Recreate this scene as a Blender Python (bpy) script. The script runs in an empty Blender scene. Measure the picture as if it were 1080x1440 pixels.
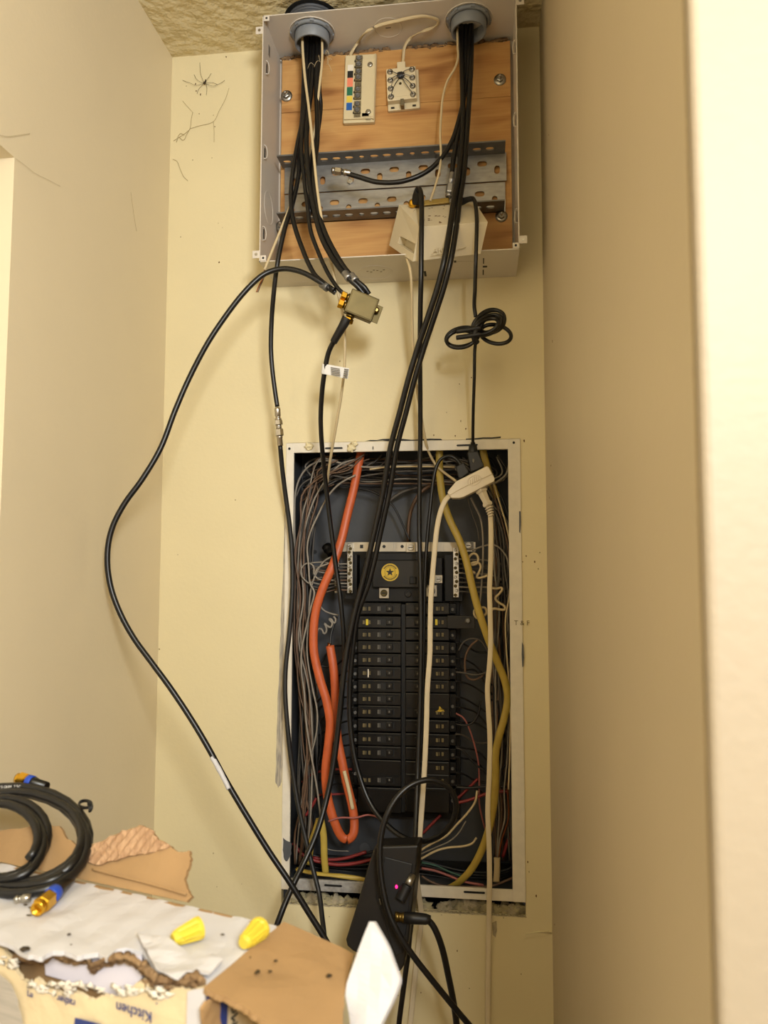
import bpy, bmesh, math, random
from mathutils import Vector, Matrix, noise
random.seed(7)
S = bpy.context.scene
COL = S.collection
# ------------------------------------------------------------------ camera
ZC, DC, FP = 1.585, 1.16, 1080.0          # camera height, distance to the back wall, focal length in pixels (1080x1440)
YAW, PITCH, ROLL = [math.radians(a) for a in (7.116, 4.392, 0.0956)]
cy, sy, cp, sp = math.cos(YAW), math.sin(YAW), math.cos(PITCH), math.sin(PITCH)
FW = Vector((-sy*cp, cy*cp, sp)); RT0 = Vector((cy, sy, 0)); UP0 = RT0.cross(FW)
RT = RT0*math.cos(ROLL) + UP0*math.sin(ROLL); UPV = UP0*math.cos(ROLL) - RT0*math.sin(ROLL)
EYE = Vector((0, -DC, ZC))
cam = bpy.data.cameras.new('camera'); camo = bpy.data.objects.new('camera', cam); COL.objects.link(camo)
cam.sensor_fit = 'VERTICAL'; cam.sensor_height = 36.0; cam.lens = FP/1440*36.0
cam.clip_start = 0.02
m = Matrix((RT, UPV, -FW)).transposed().to_4x4(); m.translation = EYE
camo.matrix_world = m
cam.dof.use_dof = True; cam.dof.focus_distance = 1.12; cam.dof.aperture_fstop = 8.0
S.camera = camo
# ------------------------------------------------------------------ light and exposure
S.view_settings.view_transform = 'Standard'; S.view_settings.look = 'None'
S.view_settings.gamma = 1.0; S.view_settings.use_curve_mapping = False
S.view_settings.exposure = 0.0
LAMP_POS = (0.34, -1.72, 2.02); LAMP_W = 86.0; LAMP_COL = (0.98, 1.0, 1.0); LAMP_R = 0.16
W = bpy.data.worlds.new('world'); S.world = W; W.use_nodes = True
W.node_tree.nodes['Background'].inputs[0].default_value = (1.0, 0.94, 0.84, 1)
W.node_tree.nodes['Background'].inputs[1].default_value = 0.02
# ------------------------------------------------------------------ pixel helpers: a pixel gives a direction, the plane gives the distance
def ray(px, py): return FW*FP + RT*(px-540) - UPV*(py-720)
def U(px, py, d=0.0):                      # on the vertical plane d metres in front of the back wall
    r = ray(px, py); return EYE + r*((DC-d)/r.y)
def UZ(px, py, z):                         # on a horizontal plane
    r = ray(px, py); return EYE + r*((z-ZC)/r.z)
def UP(px, py, p0, n):                     # on any plane
    r = ray(px, py); return EYE + r*((Vector(p0)-EYE).dot(n)/r.dot(n))
def mm(px, d=0.0): return px*(DC-d)/FP*1.01   # pixel length -> metres at depth d
# ------------------------------------------------------------------ materials
def lin(c):
    if isinstance(c, str):
        c = [int(c[i:i+2], 16)/255 for i in (0, 2, 4)]
    return [((v+0.055)/1.055)**2.4 if v > 0.04045 else v/12.92 for v in c]
MATS = {}
def mat(name, col, rough=0.5, metal=0.0, var=0.0, vscale=30, bump=0.0, bscale=200, emit=None, spec=0.5, col2=None, vstretch=(1,1,1), detail=4, sharp=None, coat=0, bdist=0.002):
    if name in MATS: return MATS[name]
    M = bpy.data.materials.new(name); M.use_nodes = True; nt = M.node_tree; b = nt.nodes['Principled BSDF']
    c = lin(col); b.inputs['Roughness'].default_value = rough; b.inputs['Metallic'].default_value = metal
    b.inputs['Base Color'].default_value = (*c, 1); b.inputs['Specular IOR Level'].default_value = spec
    if coat: b.inputs['Coat Weight'].default_value = coat
    tc = nt.nodes.new('ShaderNodeTexCoord')
    if var or col2:
        mp = nt.nodes.new('ShaderNodeMapping'); mp.inputs['Scale'].default_value = vstretch
        nt.links.new(tc.outputs['Object'], mp.inputs['Vector'])
        n = nt.nodes.new('ShaderNodeTexNoise'); n.inputs['Scale'].default_value = vscale; n.inputs['Detail'].default_value = detail
        nt.links.new(mp.outputs[0], n.inputs['Vector'])
        cr = nt.nodes.new('ShaderNodeValToRGB'); lo, hi = sharp or (0.3, 0.7)
        cr.color_ramp.elements[0].position = lo; cr.color_ramp.elements[1].position = hi
        c2 = lin(col2) if col2 else [v*(1-var) for v in c]
        cr.color_ramp.elements[0].color = (*c2, 1); cr.color_ramp.elements[1].color = (*c, 1)
        nt.links.new(n.outputs['Fac'], cr.inputs[0]); nt.links.new(cr.outputs[0], b.inputs['Base Color'])
    if bump:
        n2 = nt.nodes.new('ShaderNodeTexNoise'); n2.inputs['Scale'].default_value = bscale; n2.inputs['Detail'].default_value = 3
        nt.links.new(tc.outputs['Object'], n2.inputs['Vector'])
        bp = nt.nodes.new('ShaderNodeBump'); bp.inputs['Strength'].default_value = bump; bp.inputs['Distance'].default_value = bdist
        nt.links.new(n2.outputs['Fac'], bp.inputs['Height']); nt.links.new(bp.outputs[0], b.inputs['Normal'])
    if emit:
        b.inputs['Emission Color'].default_value = (*lin(emit[0]), 1); b.inputs['Emission Strength'].default_value = emit[1]
    MATS[name] = M; return M
def wood_mat():
    M = bpy.data.materials.new('plywood'); M.use_nodes = True; nt = M.node_tree; b = nt.nodes['Principled BSDF']
    tc = nt.nodes.new('ShaderNodeTexCoord'); mp = nt.nodes.new('ShaderNodeMapping'); mp.inputs['Scale'].default_value = (2.6, 1, 12)
    nt.links.new(tc.outputs['Object'], mp.inputs[0])
    n1 = nt.nodes.new('ShaderNodeTexNoise'); n1.inputs['Scale'].default_value = 2.4; n1.inputs['Detail'].default_value = 2; n1.inputs['Distortion'].default_value = 0.6
    nt.links.new(mp.outputs[0], n1.inputs['Vector'])
    mul = nt.nodes.new('ShaderNodeMath'); mul.operation = 'MULTIPLY'; mul.inputs[1].default_value = 4.0
    nt.links.new(n1.outputs['Fac'], mul.inputs[0])
    fr = nt.nodes.new('ShaderNodeMath'); fr.operation = 'PINGPONG'; fr.inputs[1].default_value = 1.0
    nt.links.new(mul.outputs[0], fr.inputs[0])
    mp2 = nt.nodes.new('ShaderNodeMapping'); mp2.inputs['Scale'].default_value = (12, 1, 420)
    nt.links.new(tc.outputs['Object'], mp2.inputs[0])
    n2 = nt.nodes.new('ShaderNodeTexNoise'); n2.inputs['Scale'].default_value = 1.0; n2.inputs['Detail'].default_value = 3
    nt.links.new(mp2.outputs[0], n2.inputs['Vector'])
    ad = nt.nodes.new('ShaderNodeMath'); ad.operation = 'MULTIPLY_ADD'; ad.inputs[1].default_value = 0.45; nt.links.new(n2.outputs['Fac'], ad.inputs[0]); 
    s = nt.nodes.new('ShaderNodeMath'); s.operation = 'MULTIPLY'; s.inputs[1].default_value = 0.6; nt.links.new(fr.outputs[0], s.inputs[0]); nt.links.new(s.outputs[0], ad.inputs[2])
    cr = nt.nodes.new('ShaderNodeValToRGB'); e = cr.color_ramp.elements
    e[0].position = 0.15; e[0].color = (*lin('c99a5b'), 1); e[1].position = 0.85; e[1].color = (*lin('8f5c2b'), 1)
    x = cr.color_ramp.elements.new(0.5); x.color = (*lin('b8854a'), 1)
    nt.links.new(ad.outputs[0], cr.inputs[0]); nt.links.new(cr.outputs[0], b.inputs['Base Color']); b.inputs['Roughness'].default_value = 0.6
    MATS['plywood'] = M; return M
wood_mat()
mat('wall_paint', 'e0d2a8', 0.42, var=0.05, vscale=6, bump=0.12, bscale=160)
mat('right_shade_paint', 'c0b092', 0.5, var=0.06, vscale=5, bump=0.12, bscale=140)  # closet paint greyed and darkened; the right wall's shade is in the colour
mat('side_paint', 'e4d5b4', 0.5, var=0.05, vscale=5, bump=0.12, bscale=140)
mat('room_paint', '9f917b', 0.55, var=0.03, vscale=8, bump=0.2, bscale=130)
mat('ceil_paint', 'ddcda2', 0.6, var=0.06, vscale=25, bump=1.0, bscale=38, bdist=0.012)
mat('far_paint', 'a08c70', 0.7, var=0.05)
mat('floor', '6d5a45', 0.5, var=0.3, vscale=8)
mat('enc_white', 'd3cabc', 0.4, var=0.04, vscale=20)
mat('flange_white', 'e4dccb', 0.45, var=0.1, vscale=60, bump=0.1)
mat('flange_grey', 'a8a5a0', 0.6, var=0.35, vscale=160, bump=0.3, bscale=400)
mat('primer', '54565a', 0.5, var=0.2, vscale=80)
mat('peeled', '8d867c', 0.8, col2='b9ae98', vscale=14, vstretch=(40, 1, 3), sharp=(0.4, 0.6))
mat('box_grey', '47494d', 0.5, var=0.2, vscale=30, spec=0.4)
mat('bakelite', '0e0d0c', 0.45, var=0.2, vscale=60, spec=0.3)
mat('bakelite2', '1b1917', 0.34, var=0.3, vscale=60, spec=0.35)
mat('slot_black', '060606', 0.6)
mat('print_tan', '82734c', 0.7, var=0.5, vscale=400)
mat('print_grey', '7a766e', 0.7, var=0.5, vscale=400)
mat('yellow_mark', 'd9c22c', 0.5)
mat('sticker', 'd8b530', 0.5)
mat('ink', '191510', 0.6)
mat('coax', '0e0d0d', 0.36, var=0.3, vscale=60)
mat('coax_matte', '191817', 0.5, var=0.3, vscale=50)
mat('boot', '100f0f', 0.5)
mat('white_cord', 'dccdae', 0.45, var=0.06, vscale=30)
mat('beige_wire', 'cdb990', 0.45, var=0.08, vscale=40)
mat('grey_wire', '968d80', 0.5, var=0.35, vscale=40)
mat('dim_wire', '57514a', 0.5, var=0.3, vscale=40)  # grey wire colour darkened to carry the shade inside the panel
mat('tan_wire', '6e5440', 0.5, var=0.3, vscale=40)
mat('dark_wire', '1c1b1c', 0.45, var=0.2, vscale=40)
mat('red_wire', '8a2d2c', 0.45, var=0.2, vscale=40)
mat('pink_wire', 'a5605a', 0.45, var=0.2, vscale=40)
mat('green_wire', '2c5142', 0.45)
mat('orange_jacket', 'c25a2c', 0.45, var=0.15, vscale=60)
mat('yellow_jacket', 'b99f46', 0.42, var=0.12, vscale=60)
mat('chrome', 'c9c4ba', 0.28, 1.0, var=0.15, vscale=200)
mat('galv', 'aaa8a4', 0.42, 0.85, var=0.25, vscale=60, vstretch=(1, 1, 3))
mat('galv_dull_shade', '7e7c78', 0.5, 0.6, var=0.3, vscale=50)
mat('zinc', 'b8b4aa', 0.35, 1.0, var=0.2, vscale=150)
mat('alu', 'aaa292', 0.38, 0.9, var=0.1, vscale=80)
mat('brass', '8a7440', 0.34, 1.0, var=0.3, vscale=60)
mat('brass_dull', '5f5334', 0.5, 0.85, var=0.25, vscale=40)
mat('gold', 'd9a938', 0.22, 1.0)
mat('copper', '9a5a34', 0.35, 0.9)
mat('blue_band', '1f47b0', 0.4)
mat('pvc_grey', '7f8387', 0.5, var=0.12, vscale=40)
mat('cream_plastic', 'dfd0ac', 0.42, var=0.05, vscale=30)
mat('block_plastic', 'd8c8a0', 0.45, var=0.05, vscale=30)
mat('tan_contact', '8d8164', 0.45, 0.5, var=0.5, vscale=300)
mat('amp_plastic', 'd6c8a8', 0.42, var=0.06, vscale=20)
mat('rust_dirt', '6b4a26', 0.9)
mat('tap_white', 'e2d6bf', 0.4, var=0.04, vscale=30)
mat('insulation', 'b7ab84', 0.95, col2='6f6650', vscale=60, bump=1.0, bscale=120)
mat('gypsum', 'b4a78a', 0.95, var=0.3, vscale=120, bump=1.0, bscale=300)
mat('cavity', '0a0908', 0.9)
mat('card', 'a68459', 0.75, var=0.12, vscale=25, bump=0.25, bscale=90)
mat('card_torn', '9c7f5a', 0.9, col2='64492e', vscale=90, bump=1.0, bscale=200)
mat('card_ruffle', 'b89673', 0.9, col2='987555', vscale=60, vstretch=(5, 5, 1))
mat('white_paper', 'cfcdcf', 0.55, var=0.04, vscale=12, bump=0.15, bscale=60)
mat('liner', 'ddd9e4', 0.4)
mat('cream_print', 'e3cfa6', 0.6, var=0.1, vscale=25, bump=0.3, bscale=120)
mat('grey_print', 'b9b1a4', 0.6, var=0.2, vscale=40, vstretch=(1, 1, 12))
mat('navy_ink', '2b3a78', 0.6)
mat('nut_yellow', 'd6be3a', 0.4)
mat('black_plastic', '0d0b0a', 0.4, col2='1c1813', vscale=18, sharp=(0.35, 0.75))
mat('led', 'ff2f80', 0.3, emit=('ff1f70', 3.0))
mat('label_white', 'd9d6d0', 0.5)
mat('cobweb', 'a8966a', 0.9)
mat('spider', '33260f', 0.7)
mat('mark_green', '1f6b4d', 0.5); mat('mark_blue', '1b5aa5', 0.5); mat('mark_salmon', 'ee8767', 0.5); mat('mark_yellow', 'e2c749', 0.5); mat('mark_white', 'e9e0cd', 0.5)
mat('stand_wood', '8a6a45', 0.6, var=0.3, vscale=6, vstretch=(1, 8, 8))
mat('door_paint', 'ece4d2', 0.5)
mat('lamp_glass', 'fff4e0', 0.4, emit=('ffe2b0', 4.0))
# ------------------------------------------------------------------ mesh helpers
def frame(d, ref=None):
    d = d.normalized(); ref = Vector(ref) if ref is not None else (Vector((0, 0, 1)) if abs(d.z) < 0.9 else Vector((1, 0, 0)))
    a = ref - d*ref.dot(d)
    if a.length < 1e-6: a = d.orthogonal()
    a.normalize(); return a, d.cross(a)
def spline(pts, per=7, closed=False):
    P = [Vector(p) for p in pts]; n = len(P); out = []
    segs = n if closed else n-1
    for i in range(segs):
        if closed: p0, p1, p2, p3 = P[(i-1) % n], P[i], P[(i+1) % n], P[(i+2) % n]
        else: p0, p1, p2, p3 = P[max(i-1, 0)], P[i], P[i+1], P[min(i+2, n-1)]
        # centripetal-ish tangents, scaled by segment length to avoid overshoot
        l = (p2-p1).length
        t1 = (p2-p0).normalized()*l if (p2-p0).length > 1e-9 else p2-p1
        t2 = (p3-p1).normalized()*l if (p3-p1).length > 1e-9 else p2-p1
        for k in range(per):
            t = k/per; t_2 = t*t; t_3 = t_2*t
            out.append(p1*(2*t_3-3*t_2+1) + t1*(t_3-2*t_2+t) + p2*(-2*t_3+3*t_2) + t2*(t_3-t_2))
    if not closed: out.append(P[-1])
    return out
WL = {}
class MB:
    def __init__(s): s.v = []; s.f = []; s.sm = []
    def add(s, v, f, sm=False):
        o = len(s.v); s.v += [Vector(p) for p in v]; s.f += [[i+o for i in q] for q in f]; s.sm += [sm]*len(f); return s
    def box(s, c, size, axes=None):
        c = Vector(c); h = [x/2 for x in size]
        ax = axes or (Vector((1, 0, 0)), Vector((0, 1, 0)), Vector((0, 0, 1)))
        v = [c + ax[0]*h[0]*i + ax[1]*h[1]*j + ax[2]*h[2]*k for i in (-1, 1) for j in (-1, 1) for k in (-1, 1)]
        return s.add(v, [(0, 1, 3, 2), (4, 6, 7, 5), (0, 4, 5, 1), (2, 3, 7, 6), (0, 2, 6, 4), (1, 5, 7, 3)])
    def b2(s, lo, hi):
        lo, hi = Vector(lo), Vector(hi); return s.box((lo+hi)/2, hi-lo)
    def lathe(s, p0, ax, prof, n=16, ref=None, sm=True, hexa=False):   # prof: (distance along axis, radius)
        p0 = Vector(p0); ax = Vector(ax).normalized(); a, b = frame(ax, ref); v = []; f = []
        if hexa: n = 6; sm = False
        for t, r in prof:
            for k in range(n):
                an = 2*math.pi*k/n; v.append(p0 + ax*t + (a*math.cos(an) + b*math.sin(an))*r)
        for i in range(len(prof)-1):
            for k in range(n):
                k2 = (k+1) % n; f.append((i*n+k, i*n+k2, (i+1)*n+k2, (i+1)*n+k))
        s.add(v, f, sm)
        o = len(s.v)-len(v)
        s.f.append([o+k for k in range(n)][::-1]); s.sm.append(False)
        s.f.append([o+(len(prof)-1)*n+k for k in range(n)]); s.sm.append(False); return s
    def cyl(s, p0, p1, r, n=14, r1=None):
        p0, p1 = Vector(p0), Vector(p1); return s.lathe(p0, p1-p0, [(0, r), ((p1-p0).length, r1 if r1 is not None else r)], n)
    def tube(s, pts, r, n=9, per=7, closed=False, flat=None, raw=False, wob=0.0, cap=True):
        P = [Vector(p) for p in pts] if raw else spline(pts, per, closed); m_ = len(P)
        T = []
        for i in range(m_):
            if closed: t = P[(i+1) % m_]-P[i-1]
            else: t = P[min(i+1, m_-1)]-P[max(i-1, 0)]
            T.append(t.normalized() if t.length > 1e-9 else Vector((0, 0, 1)))
        a, b = frame(T[0], (1, 0, 0) if flat else None); v = []; f = []
        for i in range(m_):
            if flat: a, b = frame(T[i], flat[2] if len(flat) > 2 else (1, 0, 0))
            else:
                a = (a - T[i]*a.dot(T[i])); a = a.normalized() if a.length > 1e-6 else T[i].orthogonal().normalized(); b = T[i].cross(a)
            rr = r if not callable(r) else r(i/(m_-1))
            for k in range(n):
                an = 2*math.pi*k/n; x, y = math.cos(an), math.sin(an)
                if flat: off = a*(x*flat[0]) + b*(y*flat[1]*(1-0.35*(1-x*x)**2 if len(flat) > 3 else 1))
                else: off = (a*x + b*y)*rr*(1+wob*noise.noise(P[i]*90+Vector((k*3.1, 0, 0))))
                v.append(P[i]+off)
        rng = m_ if closed else m_-1
        for i in range(rng):
            for k in range(n):
                k2 = (k+1) % n; j = (i+1) % m_; f.append((i*n+k, j*n+k, j*n+k2, i*n+k2))
        s.add(v, f, True)
        if not closed and cap:
            o = len(s.v)-len(v); s.f.append([o+k for k in range(n)]); s.sm.append(False)
            s.f.append([o+(m_-1)*n+k for k in range(n)][::-1]); s.sm.append(False)
        return s
    def prism(s, poly, off):                     # planar polygon (world points) extruded by vector off
        poly = [Vector(p) for p in poly]; n = len(poly); off = Vector(off)
        s.add(poly+[p+off for p in poly], [list(range(n))[::-1], list(range(n, 2*n))] + [(i, (i+1) % n, n+(i+1) % n, n+i) for i in range(n)]); return s
    def blob(s, c, r, seed=0, amp=0.3, fr=40, nu=10, nv=7, sc=(1, 1, 1)):
        v = []; f = []; c = Vector(c)
        for j in range(nv+1):
            th = math.pi*j/nv
            for i in range(nu):
                ph = 2*math.pi*i/nu; d = Vector((math.sin(th)*math.cos(ph)*sc[0], math.sin(th)*math.sin(ph)*sc[1], math.cos(th)*sc[2]))
                v.append(c + d*r*(1+amp*noise.noise(d*2.3+Vector((seed*7.7, seed*3.1, 0)))*1.5))
        for j in range(nv):
            for i in range(nu): f.append((j*nu+i, (j+1)*nu+i, (j+1)*nu+(i+1) % nu, j*nu+(i+1) % nu))
        return s.add(v, f, True)
    def build(s, name, material, parent=None, bev=0, loc=None, seg=2, sub=False):
        if parent is not None: o0 = WL[parent]
        elif loc is not None: o0 = Vector(loc)
        else:
            n = len(s.v); c = sum(s.v, Vector())/n; o0 = Vector((c.x, c.y, min(p.z for p in s.v)))
        me = bpy.data.meshes.new(name); me.from_pydata([p-o0 for p in s.v], [], s.f)
        me.polygons.foreach_set('use_smooth', s.sm)
        bm = bmesh.new(); bm.from_mesh(me); bmesh.ops.recalc_face_normals(bm, faces=bm.faces); bm.to_mesh(me); bm.free()
        me.materials.append(MATS[material]); ob = bpy.data.objects.new(name, me); COL.objects.link(ob)
        if parent is not None: ob.parent = parent; WL[ob] = o0
        else: ob.location = o0; WL[ob] = o0
        if bev:
            bv = ob.modifiers.new('bevel', 'BEVEL'); bv.width = bev; bv.segments = seg; bv.limit_method = 'ANGLE'; bv.angle_limit = math.radians(40)
        return ob
def tag(o, label, cat=None, group=None, kind=None):
    if label: o['label'] = label
    if cat: o['category'] = cat
    if group: o['group'] = group
    if kind: o['kind'] = kind
    return o
def thing(name, loc, label, cat, group=None):
    o = bpy.data.objects.new(name, None); COL.objects.link(o); o.location = loc; WL[o] = Vector(loc); o.empty_display_size = 0.02
    return tag(o, label, cat, group)
def structure(o): o['kind'] = 'structure'; return o
def text_mb(txt, origin, xdir, ydir, size, depth=0.0002):
    cu = bpy.data.curves.new('t', 'FONT'); cu.body = txt; cu.size = size; cu.extrude = depth; cu.resolution_u = 2
    ob = bpy.data.objects.new('t', cu); COL.objects.link(ob)
    me = bpy.data.meshes.new_from_object(ob); bpy.data.objects.remove(ob); bpy.data.curves.remove(cu)
    x = Vector(xdir).normalized(); y = (Vector(ydir)-x*Vector(ydir).dot(x)).normalized(); z = x.cross(y); o = Vector(origin)
    mb = MB(); mb.add([o + x*v.co.x + y*v.co.y + z*v.co.z for v in me.vertices], [list(p.vertices) for p in me.polygons]); bpy.data.meshes.remove(me)
    return mb
def path(pts, d=None):
    return [U(p[0], p[1], p[2] if len(p) > 2 else d) for p in pts]
def sheet(outline, nrm, thick, cuts=0, amp=0, fr=30, seed=0, wave=None):
    """a planar outline with thickness, cut into a grid and gently crumpled along its normal"""
    bm = bmesh.new(); vs = [bm.verts.new(Vector(p)) for p in outline]; fc = bm.faces.new(vs); nrm = Vector(nrm).normalized(); fc.normal_update()
    if fc.normal.dot(nrm) < 0: fc.normal_flip()
    bmesh.ops.triangulate(bm, faces=bm.faces[:])
    if cuts:
        a, b = frame(nrm, (1, 0, 0))
        for ax in (a, b):
            vals = [v.co.dot(ax) for v in bm.verts]; lo, hi = min(vals), max(vals); t = lo+cuts
            while t < hi:
                bmesh.ops.bisect_plane(bm, geom=bm.verts[:]+bm.edges[:]+bm.faces[:], plane_co=ax*t, plane_no=ax); t += cuts
    bm.verts.index_update()
    top = []; 
    for v in bm.verts:
        h = amp*noise.noise(v.co*fr+Vector((seed*5.3, 0, 0)))
        if wave: h += wave[0]*math.sin(v.co.dot(Vector(wave[1]).normalized())*wave[2])
        top.append(v.co+nrm*h)
    n = len(top); mb = MB(); F = [[v.index for v in f.verts] for f in bm.faces]
    mb.add(top+[p-nrm*thick for p in top], F+[[i+n for i in q][::-1] for q in F])
    for e in bm.edges:
        if e.is_boundary: i, j = e.verts[0].index, e.verts[1].index; mb.f.append([i, j, j+n, i+n]); mb.sm.append(False)
    bm.free(); return mb
def jag(pts, amp, n=4, seed=0, closed=True):
    """roughen a pixel outline so torn edges look torn"""
    out = []; rnd = random.Random(seed); N = len(pts)
    for i in range(N if closed else N-1):
        a, b = pts[i], pts[(i+1) % N]
        for k in range(n):
            t = k/n; j = amp if k else amp*0.3
            out.append((a[0]+(b[0]-a[0])*t+rnd.uniform(-j, j), a[1]+(b[1]-a[1])*t+rnd.uniform(-j, j)))
    if not closed: out.append(pts[-1])
    return out
def perforated(mb, o, ax, ay, w, h, t, holes, n=10):
    """plate w x h at o (corner), axes ax, ay, thickness t along ax x ay; holes [(cx, cy, rx, ry)] left to right, each in a column cell of its own; slots are rounded rectangles"""
    ax, ay = Vector(ax), Vector(ay); az = ax.cross(ay); o = Vector(o)
    holes = sorted(holes); xs = [0] + [(holes[i][0]+holes[i][2]+holes[i+1][0]-holes[i+1][2])/2 for i in range(len(holes)-1)] + [w]
    P = lambda x, y, z: o + ax*x + ay*y + az*z
    for i, (cx, cy_, rx, ry) in enumerate(holes):
        x0, x1 = xs[i], xs[i+1]; ring = []
        r = min(rx, ry)
        for q, (sx, sy_) in enumerate(((1, 1), (-1, 1), (-1, -1), (1, -1))):
            for k in range(4):
                an = math.pi/2*(q + k/3); ring.append((cx+sx*(rx-r)+r*math.cos(an), cy_+sy_*(ry-r)+r*math.sin(an)))
        cor = [(x1, h), (x0, h), (x0, 0), (x1, 0)]
        for z in (0, t):
            v = [P(x, y, z) for x, y in ring] + [P(x, y, z) for x, y in cor]; f = []
            for q in range(4):
                for k in range(3): f.append((q*4+k, q*4+k+1, 16+q))
                f.append((q*4+3, (q*4+4) % 16, 16+(q+1) % 4, 16+q))
            mb.add(v, f)
        v = [P(x, y, 0) for x, y in ring]+[P(x, y, t) for x, y in ring]
        mb.add(v, [(k, (k+1) % 16, 16+(k+1) % 16, 16+k) for k in range(16)])
    c = [P(0, 0, 0), P(w, 0, 0), P(w, h, 0), P(0, h, 0)]; c += [p+az*t for p in c]
    mb.add(c, [(i, (i+1) % 4, 4+(i+1) % 4, 4+i) for i in range(4)]); return mb
# ================================================================== the room
XL, XR, YF, ZT = -0.5, 0.0985, -0.807, ZC+0.849
PX0, PX1, PZ0, PZ1 = -0.2985, 0.0615, ZC-0.474, ZC+0.1985     # breaker panel outline in the wall
GZ = U(600, 1283, 0).z                                       # lower edge of the ragged cut below the panel
DY, DZ = -0.411, ZC+0.4487                                     # doorway in the left wall
RX, RY = 1.6, -2.9
mb = MB(); T = 0.013
mb.b2((XL, 0, 0), (PX0, T, ZT)); mb.b2((PX1, 0, 0), (XR+.05, T, ZT)); mb.b2((PX0, 0, PZ1+0.0006), (PX1, T, ZT)); mb.b2((PX0, 0, 0), (PX1, T, GZ))
wall_back = structure(mb.build('wall_back', 'wall_paint', loc=(0, 0, 0)))
mb = MB(); mb.b2((XL-0.12, DY, 0), (XL, 0.013, ZT)); mb.b2((XL-0.12, DY-0.82, DZ), (XL, DY, ZT)); mb.b2((XL-0.12, RY, 0), (XL, DY-0.82, ZT))
wall_left = structure(mb.build('wall_left', 'side_paint', loc=(XL, 0, 0)))
mb = MB(); mb.b2((XR, YF+0.012, 0), (XR+0.1, 0, ZT)); structure(mb.build('wall_right', 'right_shade_paint', loc=(XR, 0, 0)))
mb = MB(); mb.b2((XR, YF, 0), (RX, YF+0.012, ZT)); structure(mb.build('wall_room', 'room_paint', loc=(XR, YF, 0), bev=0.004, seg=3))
mb = MB(); mb.b2((RX, RY, 0), (RX+0.1, YF+0.012, ZT)); structure(mb.build('wall_side', 'far_paint', loc=(RX, YF, 0)))
mb = MB(); mb.b2((XL-0.12, RY-0.1, 0), (RX+0.1, RY, ZT)); structure(mb.build('wall_rear', 'far_paint', loc=(0, RY, 0)))
mb = MB(); mb.b2((XL-0.2, RY-0.1, -0.05), (RX+0.1, 0.1, 0)); structure(mb.build('floor', 'floor', loc=(0, 0, 0)))
# ceiling with two conduit holes
CA = UZ(436, 22, ZT); CA.y = -0.052; CB = UZ(660, 5, ZT); CB.y = -0.05
mb = MB(); mb.b2((XL-0.2, RY-0.1, ZT), (RX+0.1, 0.1, ZT+0.05))
ceil = structure(mb.build('ceiling', 'ceil_paint', loc=(0, 0, ZT)))
# door leaf closing the doorway on the left
mb = MB(); mb.b2((XL-0.16, DY-0.815, 0.01), (XL-0.121, DY-0.005, DZ-0.004)); d1 = structure(mb.build('door_1', 'door_paint', loc=(XL-0.14, DY-0.4, 0)))
mb = MB(); mb.lathe((XL-0.121, DY-0.74, 0.95), (1, 0, 0), [(0, 0.028), (0.006, 0.028), (0.008, 0.012), (0.03, 0.012), (0.04, 0.026), (0.06, 0.024), (0.066, 0.01)]); mb.build('door_knob', 'zinc', d1)
# things on the wall itself: bare strip, crack, specks
def wallpoly(name, pts, m_, d=0.0, t=0.0012, parent=wall_back):
    P = [U(x, y, d) for x, y in pts]; mb = MB(); mb.prism(P, (0, -t, 0)); return mb.build(name, m_, parent)
wallpoly('bare_strip', jag([(401, 690), (399, 780), (395, 870), (392, 960), (389, 1050), (387, 1098), (391, 1108), (396, 1100), (399, 1000), (401, 880), (403, 760)], 0.8, 4, 1), 'peeled', t=0.0006)
wallpoly('crack', jag([(514, 620), (545, 617), (590, 618), (620, 617), (622, 619), (560, 620)], 0.7, 4, 2), 'slot_black', t=0.0004)
wallpoly('crack', jag([(655, 617), (704, 614), (704, 616), (655, 619)], 0.5, 4, 3), 'slot_black', t=0.0004)
wallpoly('paint_lump', jag([(738, 1318), (740, 1312), (772, 1308), (776, 1312), (775, 1310), (760, 1316)], 0.3, 3, 4), 'wall_paint', t=0.002)
wallpoly('nail_dent', [(692, 1298), (698, 1295), (699, 1308), (697, 1318), (693, 1314)], 'gypsum', t=0.001)
sp = MB(); rnd = random.Random(3)
SPK = [(280, 160, 2), (271, 225, 1.6), (300, 162, 1.4), (262, 121, 1.4), (302, 178, 1.6), (298, 222, 1.6), (313, 320, 1.4), (307, 314, 1.2), (254, 333, 1.8), (308, 369, 3), (275, 118, 2), (318, 80, 2.5), (282, 133, 2.6), (276, 128, 2.2), (224, 913, 2), (250, 780, 1.4), (331, 703, 1.6), (646, 540, 1.4), (663, 531, 2), (648, 592, 2), (655, 603, 2.2), (628, 580, 1.4), (610, 612, 2), (640, 613, 2), (752, 790, 3), (759, 777, 2), (757, 800, 1.5), (740, 782, 2.4), (735, 790, 1.6), (744, 1226, 1.6), (754, 1260, 2.6), (737, 620, 2.5), (643, 1337, 2.4), (660, 1390, 1.4), (592, 1396, 1.8), (733, 1370, 1.4), (300, 1200, 1.5), (305, 1247, 1.5), (340, 1243, 1.2), (463, 1289, 1.5), (742, 1212, 2), (740, 1290, 1.3), (560, 1400, 1.4), (478, 508, 2.2)]
for x, y, r in SPK:
    c = U(x, y, 0.0003); rr = r*0.36e-3*1.07; sp.blob(c, rr, seed=x, amp=0.5, nu=7, nv=5, sc=(1, 0.5, rnd.uniform(0.9, 2.0)))
o = sp.build('dirt_specks', 'rust_dirt', wall_back); o['kind'] = 'stuff'
sp = MB()
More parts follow.
